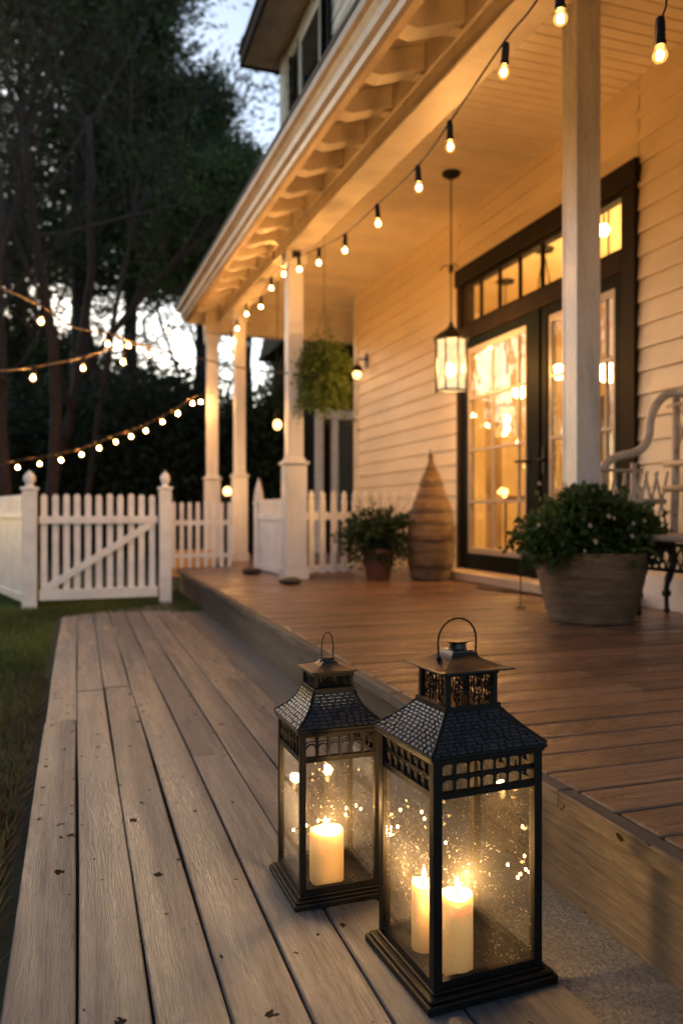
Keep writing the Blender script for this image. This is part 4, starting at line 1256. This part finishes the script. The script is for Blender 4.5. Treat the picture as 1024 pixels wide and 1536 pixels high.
# terracotta pot
pc = at(567, 768, 6.82)
T = thing('potted_plant', 'leafy green plant in a small terracotta pot beside the wicker cone', 'potted plant', (pc.x, pc.y, DK + .001))
MB().lathe([(.095, 0), (.10, .005), (.135, .21), (.15, .212), (.153, .255), (.14, .258), (.125, .24), (.001, .235)], (0, 0, 0), 32).build('pot', M['terracotta'], T, smooth=False)
g = np.random.RandomState(8)
allC = []; allD = []
for _ in range(190):
    v = g.normal(size=3); v /= np.linalg.norm(v); v[2] = v[2] * .7 + .25; ln = g.uniform(.7, 1.2); n_ = 26
    for i in range(n_):
        t_ = .15 + .85 * i / n_; p_ = np.array([0, 0, .33]) + v * ln * t_ * np.array([.36, .32, .36]); p_[2] -= .10 * t_ ** 3; allC.append(list(p_ + g.normal(0, .006, 3))); allD.append(v * .7 + g.normal(0, .7, 3))
leaf_mesh('foliage', allC, allD, .010, .035 + .03 * g.rand(len(allC)), M['leaf2'], T)
b = MB(); stems(b, g, 60, (0, 0, .40), (.34, .3, .36), (0, 0, .235), .003); b.build('stems', M['leaf2'], T)
# wicker cone
pc = at(648, 768, 6.72)
T = thing('wicker_cone', 'tall pointed wicker cone ornament standing against the siding', 'ornament', (pc.x - .02, pc.y, DK + .001))
prof = []
k = 110
pts = [(0, .155), (.05, .168), (.18, .190), (.34, .197), (.50, .183), (.64, .148), (.78, .100), (.90, .057), (1.0, .018), (1.06, .007)]
for i in range(k + 1):
    z = 1.06 * i / k
    for (za, ra), (zc, rc) in zip(pts[:-1], pts[1:]):
        if za <= z <= zc + 1e-6: r_ = ra + (rc - ra) * (z - za) / (zc - za); break
    prof.append((max(.004, r_ + .0035 * abs(math.sin(z * 95)) + (.007 if int(z / .112) % 2 else 0)), z))
b = MB(); b.lathe(prof, (0, 0, 0), 48)
b.v = [(x + .018 * math.sin(z * 2.4), y + .01 * math.sin(z * 2.), z) for x, y, z in b.v]
b.build('basketwork', M['wickercone'], T, smooth=True)
b = MB(); b.tube([(.01, .009, 1.05), (.006, .008, 1.085), (-.002, .006, 1.10)], [.008, .006, .003], 8); b.build('tip', M['wickercone'], T, smooth=True)
# fern basket
pc = at(486, 566, 6.75)
T = thing('hanging_basket', 'bushy fern spilling from a basket hung beside the near column', 'hanging plant', tuple(pc))
MB().lathe([(.02, -.17), (.09, -.15), (.15, -.08), (.17, 0), (.16, .005), (.001, -.01)], (0, 0, 0), 24).build('basket', M['wickercone'], T, smooth=True)
b = MB()
for k in range(3):
    a = 2.1 * k + .4; b.tube([(.165 * math.cos(a), .165 * math.sin(a), 0), (0, 0, .62)], .0014, 5)
b.tube([(0, 0, .62), (0, 0, CE - pc.z)], .002, 5); b.build('hanger', M['iron'], T)
g = np.random.RandomState(11); allC = []; allD = []
for k in range(340):
    a = g.uniform(0, 2 * PI); el = g.uniform(-.1, 1.35); ln = g.uniform(.20, .40)
    d = np.array([math.cos(a) * math.cos(el), math.sin(a) * math.cos(el), math.sin(el)])
    for i in range(26):
        t_ = i / 25
        p = d * ln * t_ * np.array([.72, .72, 1.0]) + np.array([0, 0, -.26 * t_ * t_ * (1.15 - .5 * math.sin(el)) * ln / .3 + .02])
        for s_ in (-1, 1):
            sd = np.array([-math.sin(a), math.cos(a), 0]) * s_
            allC.append(p); allD.append(sd + d * .4 + np.array([0, 0, -.3]) + g.normal(0, .25, 3))
for k in range(9):   # trailing ends
    a = g.uniform(0, 2 * PI); r0 = g.uniform(.05, .17); ln = g.uniform(.12, .30)
    for i in range(30):
        z = -ln * i / 29; p = np.array([r0 * math.cos(a) + .02 * math.sin(z * 20 + k), r0 * math.sin(a), z - .05])
        allC.append(p); allD.append(g.normal(0, 1, 3) + np.array([0, 0, -.5]))
for _ in range(5200):
    v = g.normal(size=3); v /= np.linalg.norm(v); rr = .35 + .62 * g.rand() + (.35 * g.rand() if g.rand() < .25 else 0)
    allC.append(v * rr * np.array([.22, .22, .27]) + np.array([0, 0, .05])); allD.append(v + g.normal(0, .7, 3))
leaf_mesh('foliage', allC, allD, .008, .030 + .022 * g.rand(len(allC)), M['fern'], T)
# stones
def stone(label, p, r, seed):
    g = random.Random(seed); b = MB(); b.sphere((0, 0, 0), 1., 16)
    ph = [g.uniform(0, 6) for _ in range(4)]
    b.v = [(x * r[0] * (1 + .12 * math.sin(2.3 * y + ph[0])), y * r[1] * (1 + .1 * math.sin(2.7 * x + ph[1])), (z * (1 + .12 * math.sin(3 * x + ph[2])) + 1.) * r[2] if True else 0) for x, y, z in b.v]
    o = b.build('flat_stone', M['stone'], None, smooth=True); o.location = p
    return tag(o, label, 'stone', 'flat brown stones on the deck')
p = at(378, 862, 7.28); stone('flat brown stone on the deck corner by the panelled fence', (p.x, p.y, DK - .004), (.085, .06, .035), 1)
p = at(436, 879, 6.3); stone('flat brown stone lying in front of the near column', (p.x, p.y, DK - .004), (.10, .07, .030), 2)
# cable across the deck
pts = [at(715, 882, 6.0), at(740, 886, 5.78), at(770, 890, 5.6), at(800, 893, 5.45), at(840, 893, 5.3)]
pts = [Vector((p.x, p.y, DK + .006)) for p in pts]
o = MB().tube(smooth_path(pts, 6), .006, 6).build('cable', M['cord'], None, smooth=True); tag(o, 'dark cable lying on the deck in front of the doors', 'cable')
p = at(780, 768, 4.75); 
T = thing('plant_stake', 'thin dark garden stake standing left of the large planter', 'stake', (p.x, p.y, DK))
MB().tube([(0, 0, 0), (.002, 0, .2), (-.004, 0, .36)], .004, 6).build('rod', M['iron'], T)
MB().lathe([(.03, 0), (.03, .006), (.005, .01)], (0, 0, .0005), 12).build('foot', M['iron'], T)

# ------------------------------------------------------------------ bench
T = thing('garden_bench', 'pale curved arm garden bench with dark iron legs against the siding', 'bench', (3.0, 3.4, DK))
def P3(px, py, x):
    r = (px - 512) / FPX; k_ = FWD.x + RGT.x * r; return at(px, py, x / k_)
arm = [P3(902, 706, 2.72), P3(912, 694, 2.75), P3(932, 684, 2.82), P3(958, 678, 2.92), P3(974, 668, 2.98), P3(982, 650, 3.01), P3(984, 630, 3.02), P3(990, 610, 3.05), P3(1002, 595, 3.10), P3(1022, 587, 3.16)]
yb0 = arm[-1].y
arm = [Vector((a.x, 3.72 + (a.y - 3.72) * .35, a.z)) for a in arm]
arm += [Vector((3.185, 3.60, 1.46)), Vector((3.19, 3.2, 1.49)), Vector((3.19, 2.7, 1.46)), Vector((3.19, 2.2, 1.40))]
b = MB(); b.tube(smooth_path(arm, 6), .024, 10); b.build('arm_rail', M['chair'], T, world=True, smooth=True)
b = MB()
ys_ = [3.68, 3.45, 3.2, 2.95, 2.7, 2.45, 2.25]
for yy in ys_: b.tube([(3.17, yy, .68), (3.18, yy, 1.0), (3.185, yy, 1.44)], .021, 8)
b.build('back_post', M['chair'], T, world=True, smooth=True)
b = MB()
for zz in (.93, 1.07): b.tube([(3.16, 3.74, zz), (3.165, 2.2, zz)], .018, 8)
b.tube([(2.80, 3.76, .86), (3.16, 3.74, .86)], .016, 8)
b.build('back_rail', M['chair'], T, world=True, smooth=True)
b = MB()
for i in range(14):
    y0 = 3.7 - i * .11
    b.tube([(3.172, y0, 1.07), (3.172, y0 - .16, 1.40)], .008, 5); b.tube([(3.178, y0 - .16, 1.07), (3.178, y0, 1.40)], .008, 5)
for i in range(6):
    x0 = 2.76 + i * .07
    b.tube([(x0, 3.755, .70), (x0 + .08, 3.755, 1.03 - .0 * i)], .008, 5); b.tube([(x0 + .08, 3.761, .70), (x0, 3.761, 1.02)], .008, 5)
b.tube([(2.74, 3.758, 1.032), (3.02, 3.758, 1.032)], .011, 6); b.tube([(3.175, 3.74, 1.40), (3.175, 2.2, 1.40)], .011, 6); b.tube([(2.76, 3.758, .70), (3.16, 3.758, .70)], .011, 6)
b.build('lattice', M['chair'], T, world=True, smooth=True)
for xx in (2.755, 2.96): 
    b = MB(); b.tube([(xx, 3.758, .66), (xx, 3.758, 1.035 + (.04 if xx > 2.9 else 0))], .017, 8); b.build('arm_support', M['chair'], T, world=True, smooth=True)
b = MB(); b.box((2.73, 2.2, .655), (3.20, 3.78, .685)); b.build('seat', M['chair'], T, world=True, bevel=.008)
b = MB(); g = random.Random(4)
for yv in (3.775,):
    b.tube([(2.75, yv, .64), (3.19, yv, .64)], .010, 6); b.tube([(2.78, yv, .515), (3.19, yv, .515)], .009, 6)
    for i in range(9):
        x0 = 2.78 + i * .047; b.tube(smooth_path([(x0, yv, .64), (x0 + .03, yv + .004, .58), (x0 - .006, yv, .515)], 4), .0055, 5); b.tube(smooth_path([(x0 + .03, yv, .64), (x0 - .012, yv - .004, .58), (x0 + .028, yv, .515)], 4), .0055, 5)
xv = 2.735
b.tube([(xv, 3.77, .64), (xv, 2.2, .64)], .010, 6); b.tube([(xv, 3.77, .515), (xv, 2.2, .515)], .009, 6)
for i in range(30):
    y0 = 3.74 - i * .05; b.tube(smooth_path([(xv, y0, .64), (xv + .004, y0 - .03, .58), (xv, y0 + .006, .515)], 4), .0055, 5); b.tube(smooth_path([(xv, y0 - .03, .64), (xv - .004, y0 + .012, .58), (xv, y0 - .028, .515)], 4), .0055, 5)
b.build('apron', M['iron'], T, world=True, smooth=True)
for xx, yy in ((2.93, 3.66), (3.15, 3.70), (2.77, 2.25), (3.15, 2.25)):
    b = MB(); b.tube(smooth_path([(xx + .02, yy, .65), (xx + .035, yy, .53), (xx - .01, yy, .40), (xx - .015, yy, .32), (xx - .012, yy, .235)], 5), [.018] * 6 + [.022] * 4 + [.016] * 5 + [.013] * 6, 10)
    b.sphere((xx - .014, yy, .345), .026, 10); b.sphere((xx - .012, yy, .248), .018, 10)
    b.build('leg', M['iron'], T, world=True, smooth=True)

# ------------------------------------------------------------------ trees
def rvec(g): return Vector((g.gauss(0, 1), g.gauss(0, 1), g.gauss(0, 1)))
def tree(name, label, x, y, h, tr, z0, crown, nl, mat, seed, clump=(.42, .22), per=80, ll=.2, lw=.018, bark='bark', lean=(0, 0), group=None, cl=9, droop=0.):
    """crown: list of (height fraction, radius). trunk with limbs, leaf clumps along the limbs"""
    g = random.Random(seed); gn = np.random.RandomState(seed)
    T = thing(name, label, 'tree', (x, y, -.04), 0, group)
    n = 10; tp = []
    for i in range(n + 1):
        t = i / n; tp.append(Vector((lean[0] * t * h + g.gauss(0, .05), lean[1] * t * h + g.gauss(0, .05), h * t)))
    tb = MB(); tb.tube(tp, [tr * (1 - .88 * (i / n)) for i in range(n + 1)], 10)
    tk = tb.build('trunk', M[bark], T, smooth=True)
    lb = MB(); CC = []
    def rad(f):
        for (a, ra), (c, rc) in zip(crown[:-1], crown[1:]):
            if a <= f <= c: return ra + (rc - ra) * (f - a) / (c - a)
        return .2
    for k in range(nl):
        f = z0 + (1 - z0) * ((k + g.random()) / nl) * .985
        i = min(n - 1, int(f * n)); base = tp[i].lerp(tp[i + 1], f * n - i)
        a = k * 2.4 + g.uniform(-.5, .5); ln = rad(f) * g.uniform(.65, 1.12)
        up = g.uniform(-.05, .35) - droop
        pts = [base]; d = Vector((math.cos(a), math.sin(a), up))
        for s in range(5):
            d = (d + Vector((g.gauss(0, .16), g.gauss(0, .16), g.gauss(0.02, .12)))).normalized(); pts.append(pts[-1] + d * ln / 5)
        r0 = max(.012, tr * .26 * (1 - f * .7)); lb.tube(pts, [r0 * (1 - .16 * s) for s in range(6)], 5)
        ends = [(pts[s], 1) for s in range(2, 6)]
        for s in range(2, 6):
            for q in range(2):
                e = pts[s] + (Vector((g.gauss(0, 1), g.gauss(0, 1), g.gauss(.15, .6))).normalized()) * ln * g.uniform(.14, .32)
                lb.tube([pts[s], (pts[s] + e) / 2 + Vector((0, 0, .03)), e], [r0 * .4, r0 * .3, r0 * .15], 4); ends.append((e, 1))
        g.shuffle(ends)
        for e, _ in ends[:cl]: CC.append(e)
    lb.build('limbs', M[bark], tk, smooth=False)
    C = []; D = []
    for c in CC:
        m = int(per * g.uniform(.6, 1.3)); s = clump[0] * g.uniform(.7, 1.25)
        o = gn.normal(0, 1, (m, 3)) * np.array([s * .5, s * .5, clump[1] * .5])
        C.append(o + np.array(c)); dd = o / (s + .01) + gn.normal(0, .6, (m, 3)); dd[:, 2] += .25; D.append(dd)
    C = np.concatenate(C); D = np.concatenate(D)
    leaf_mesh('crown', C, D, lw * (.7 + .6 * gn.rand(len(C))), ll * (.6 + .8 * gn.rand(len(C))), M[mat], T)
    return T
def gp(px, d):
    p = at(px, 768, d); return p.x, p.y
x, y = gp(120, 19); tree('pine_tree', 'tallest dark pine rising past the top of the picture', x, y, 20, .30, .30, [(.25, 2.2), (.4, 4.0), (.7, 3.6), (.9, 1.8), (1.01, .4)], 70, 'pine', 21, (.95, .5), 80, .24, .030, cl=7, group='pines behind the fence')
x, y = gp(196, 22); tree('pine_tree', 'pine with a broad dark crown reaching over the open sky', x, y, 17.5, .26, .40, [(.25, 1.6), (.5, 2.2), (.72, 1.5), (.9, .8), (1.01, .25)], 58, 'pine', 22, (.85, .45), 105, .24, .030, group='pines behind the fence')
x, y = gp(300, 24); tree('pine_tree', 'shorter pine whose top stands left of the upper storey', x, y, 13.6, .22, .52, [(.3, 1.2), (.65, 1.7), (.8, 1.25), (.93, .6), (1.01, .2)], 42, 'pine', 23, (.75, .42), 100, .22, .028, group='pines behind the fence')
x, y = gp(366, 27); tree('pine_tree', 'slender pine nearest to the porch eave', x, y, 13.2, .2, .60, [(.3, .9), (.6, 1.1), (.85, .7), (1.01, .2)], 24, 'pine', 24, (.6, .35), 60, .22, .028, group='pines behind the fence')
x, y = gp(30, 24); tree('pine_tree', 'dark pine at the far left behind the bare branches', x, y, 18, .28, .22, [(.15, 2.5), (.5, 3.6), (.8, 2.4), (1.01, .4)], 62, 'pine', 25, (1., .5), 82, (.26), .032, cl=6, group='pines behind the fence')
x, y = gp(320, 17); tree('evergreen_tree', 'lighter green leafy tree below the pines beside the eave', x, y, 8.0, .12, .70, [(.6, .9), (.8, 1.3), (.93, .9), (1.01, .3)], 34, 'ever', 26, (.6, .35), 90, .13, .028)
x, y = gp(462, 15.5); tree('evergreen_tree', 'leafy tree seen between the porch columns', x, y, 3.7, .09, .12, [(.1, .9), (.5, 1.15), (.8, .9), (1.01, .2)], 36, 'ever', 27, (.5, .35), 80, .12, .026)
x, y = gp(505, 17); tree('evergreen_tree', 'dark evergreen close behind the fern basket', x, y, 5.6, .1, .08, [(.05, 1.0), (.5, 1.0), (1.01, .2)], 36, 'ever', 28, (.5, .35), 80, .13, .026)

def bare(label, x, y, h, tr, lean, seed):
    g = random.Random(seed); T = thing('bare_tree', label, 'tree', (x, y, -.04), 0, 'bare brown trees at the left')
    tk = MB(); br = MB()
    def grow(p, d, ln, r, dep, first=False):
        pts = [p]; rs = [r]; k = 6
        for i in range(k):
            d = (d + Vector((g.gauss(0, .10), g.gauss(0, .10), g.gauss(.03, .06)))).normalized()
            pts.append(pts[-1] + d * ln / k); rs.append(r * (1 - .6 * (i + 1) / k))
        (tk if first else br).tube(pts, rs, 8 if dep > 2 else 4)
        if dep == 0: return
        nb = g.randint(4, 6) if dep > 1 else g.randint(3, 5)
        for j in range(nb):
            t = g.uniform(.3 if first else .15, 1.); i = min(k - 1, int(t * k)); q = pts[i].lerp(pts[i + 1], t * k - i)
            nd = (d * g.uniform(.7, 1.2) + Vector((g.gauss(0, .55), g.gauss(0, .55), g.gauss(.12, .3)))).normalized()
            grow(q, nd, ln * g.uniform(.42, .68), max(.004, rs[i] * g.uniform(.4, .62)), dep - 1)
    grow(Vector((0, 0, 0)), Vector((lean[0], lean[1], 1)).normalized(), h, tr, 4, True)
    t = tk.build('trunk', M['barebark'], T, smooth=True); br.build('branches', M['barebark'], t, smooth=False)
for i, (px, d, h, tr, lean, lab) in enumerate(((20, 11.5, 6.5, .10, (.10, 0), 'bare brown tree at the left edge of the picture'), (95, 12.5, 7.0, .11, (-.10, .05), 'bare brown tree leaning left behind the gate'), (128, 14.5, 7.0, .075, (.06, 0), 'thin bare brown tree standing upright behind the middle of the gate'), (60, 14.5, 8., .12, (.02, 0), 'tall bare brown tree standing deeper among the left trunks'), (-20, 10.5, 6., .09, (.14, 0), 'bare tree partly outside the left edge of the picture'))):
    x, y = gp(px, d); bare(lab, x, y, h, tr, lean, 40 + i)

# dense undergrowth and distant wood
def mass(name, label, pts, mat, seed, per, s, ll, lw):
    gn = np.random.RandomState(seed); C = []; D = []
    for (px, d, z0, z1, w) in pts:
        x, y = gp(px, d); m = int(per * (z1 - z0) * w)
        C.append(np.stack([x + gn.normal(0, w * .5, m), y + gn.normal(0, w * .4, m), z0 + (z1 - z0) * gn.beta(1.2, 1.5, m)], 1)); D.append(gn.normal(0, 1, (m, 3)))
    C = np.concatenate(C); D = np.concatenate(D)
    o = leaf_mesh(name, C, D, lw * (.7 + .6 * gn.rand(len(C))), ll * (.6 + .8 * gn.rand(len(C))), M[mat], None, 'stuff')
    return tag(o, label, 'woodland')
gr = random.Random(77)
pts = []
for px in range(-260, 620, 22):
    top = 3.2 + gr.uniform(-.6, .6) if px < 270 else 2.7 + gr.uniform(-.5, .4)
    pts.append((px, gr.uniform(15, 18), -.1, top, 1.1))
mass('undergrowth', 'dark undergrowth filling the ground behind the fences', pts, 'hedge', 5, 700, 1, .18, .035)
pts = []
for px in range(-420, 760, 16):
    dd = gr.uniform(34, 44)
    base = 8.5 if px < 150 else (7.0 if px < 285 else (6.0 if px < 335 else (4.5 if px < 450 else 6.0)))
    top = base + gr.uniform(-1.2, 1.2)
    pts.append((px, dd, -.1, top, 2.0))
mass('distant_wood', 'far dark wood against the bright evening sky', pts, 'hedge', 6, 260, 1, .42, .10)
pts = []
for yy in range(-8, 15, 1):
    pts.append((0, 0, -.1, 5.5 + gr.uniform(-1.2, 1.2), 1.6))
_gp = gp
_w = iter([(-9.5 + gr.uniform(-1.5, 1.0), yy) for yy in range(-8, 15, 1)])
def gp(px, d): return next(_w)
mass('unseen_wood_edge', 'unseen dark wood edge left of the lawn, added to block sky light', pts, 'hedge', 9, 260, 1, .26, .05)  # foliage out of view at left, added to cut western sky light
gp = _gp
k_ = 0
for px in range(-120, 560, 34):
    d = gr.uniform(22, 32); x, y = gp(px + gr.uniform(-12, 12), d); h = gr.uniform(9, 13); r = gr.uniform(.07, .15)
    T = thing('far_trunk_tree', 'slim dark tree trunk among the many behind the undergrowth', 'tree', (x, y, -.04), 0, 'slim trunks in the wood behind')
    path = [(gr.gauss(0, .12) * i, gr.gauss(0, .05), h * i / 6) for i in range(7)]
    MB().tube(path, [r * (1 - .1 * i) for i in range(7)], 7).build('trunk', M['bark'], T, smooth=True)
    b = MB(); gn = np.random.RandomState(px + 500); C = []; D = []
    for j in range(16 if not 265 < px < 450 else 12):
        f = gr.uniform(.3 if not 265 < px < 450 else .45, 1.); a = gr.uniform(0, 6.28); ln = gr.uniform(.5, 1.5) * (1.2 - .6 * f)
        q = Vector(path[int(f * 5.99)]).lerp(Vector(path[int(f * 5.99) + 1]), f * 5.99 - int(f * 5.99)); e = q + Vector((math.cos(a) * ln, math.sin(a) * ln, gr.uniform(-.1, .5)))
        b.tube([q, q.lerp(e, .5) + Vector((0, 0, .08)), e], [.03, .02, .008], 4)
        m = 26; o = gn.normal(0, .28, (m, 3)); C.append(o + np.array(e)); D.append(gn.normal(0, 1, (m, 3)))
    b.build('limbs', M['bark'], T)
    leaf_mesh('crown', np.concatenate(C), np.concatenate(D), .035, .24, M['pine'], T)

# ------------------------------------------------------------------ world, sun, camera
SUN_AZ = R(340.); SUN_EL = R(12.)
w = bpy.data.worlds.new('World'); sc.world = w; w.use_nodes = True
nt = w.node_tree; nt.nodes.clear()
sky = nt.nodes.new('ShaderNodeTexSky'); sky.sky_type = 'NISHITA'; sky.sun_disc = False
sky.sun_elevation = SUN_EL; sky.sun_rotation = SUN_AZ; sky.air_density = 1.; sky.dust_density = 1.; sky.ozone_density = 1.5
bg = nt.nodes.new('ShaderNodeBackground'); bg.inputs[1].default_value = .345
wo = nt.nodes.new('ShaderNodeOutputWorld')
tint = nt.nodes.new('ShaderNodeMix'); tint.data_type = 'RGBA'; tint.blend_type = 'MULTIPLY'; tint.inputs[0].default_value = 1.; tint.inputs[7].default_value = (1.08, 1.0, .94, 1)
nt.links.new(sky.outputs[0], tint.inputs[6]); nt.links.new(tint.outputs[2], bg.inputs[0]); nt.links.new(bg.outputs[0], wo.inputs[0])
sd = bpy.data.lights.new('sun', 'SUN'); sd.energy = .3; sd.angle = R(25); sd.color = (1., .84, .68)
so = bpy.data.objects.new('sun', sd); COL.objects.link(so)
sdir = Vector((math.sin(SUN_AZ) * math.cos(SUN_EL), math.cos(SUN_AZ) * math.cos(SUN_EL), math.sin(SUN_EL)))
so.rotation_euler = sdir.to_track_quat('Z', 'Y').to_euler(); so.location = (0, 0, 30)

# lamp light of the room, from the indoor lamps
for p, e in (((4.9, 5.6, 2.2), 340.), ((4.6, 7.3, 1.6), 40.)):
    ld = bpy.data.lights.new('room_light', 'POINT'); ld.energy = e; ld.color = (1., .60, .22); ld.shadow_soft_size = .12
    lo = bpy.data.objects.new('room_light', ld); COL.objects.link(lo); lo.location = p

cd = bpy.data.cameras.new('camera'); co = bpy.data.objects.new('camera', cd); COL.objects.link(co)
cd.sensor_fit = 'VERTICAL'; cd.sensor_height = 36.; cd.sensor_width = 24.; cd.lens = FPX / 1536 * 36
co.location = (0, 0, EYE); co.rotation_euler = (R(90), 0, -YAW)
cd.clip_start = .05; cd.clip_end = 600
cd.dof.use_dof = True; cd.dof.focus_distance = 1.6; cd.dof.aperture_fstop = 2.8; cd.dof.aperture_blades = 0
sc.camera = co
sc.view_settings.view_transform = 'Standard'; sc.view_settings.look = 'None'; sc.view_settings.exposure = 0; sc.view_settings.gamma = 1
sc.render.engine = 'CYCLES'
cy = sc.cycles
cy.use_denoising = True
cy.max_bounces = 9; cy.diffuse_bounces = 4; cy.glossy_bounces = 4; cy.transmission_bounces = 6; cy.transparent_max_bounces = 24
cy.sample_clamp_indirect = 4.; cy.sample_clamp_direct = 0.; cy.blur_glossy = .5
cy.caustics_reflective = False; cy.caustics_refractive = False
try: cy.use_light_tree = True
except Exception: pass
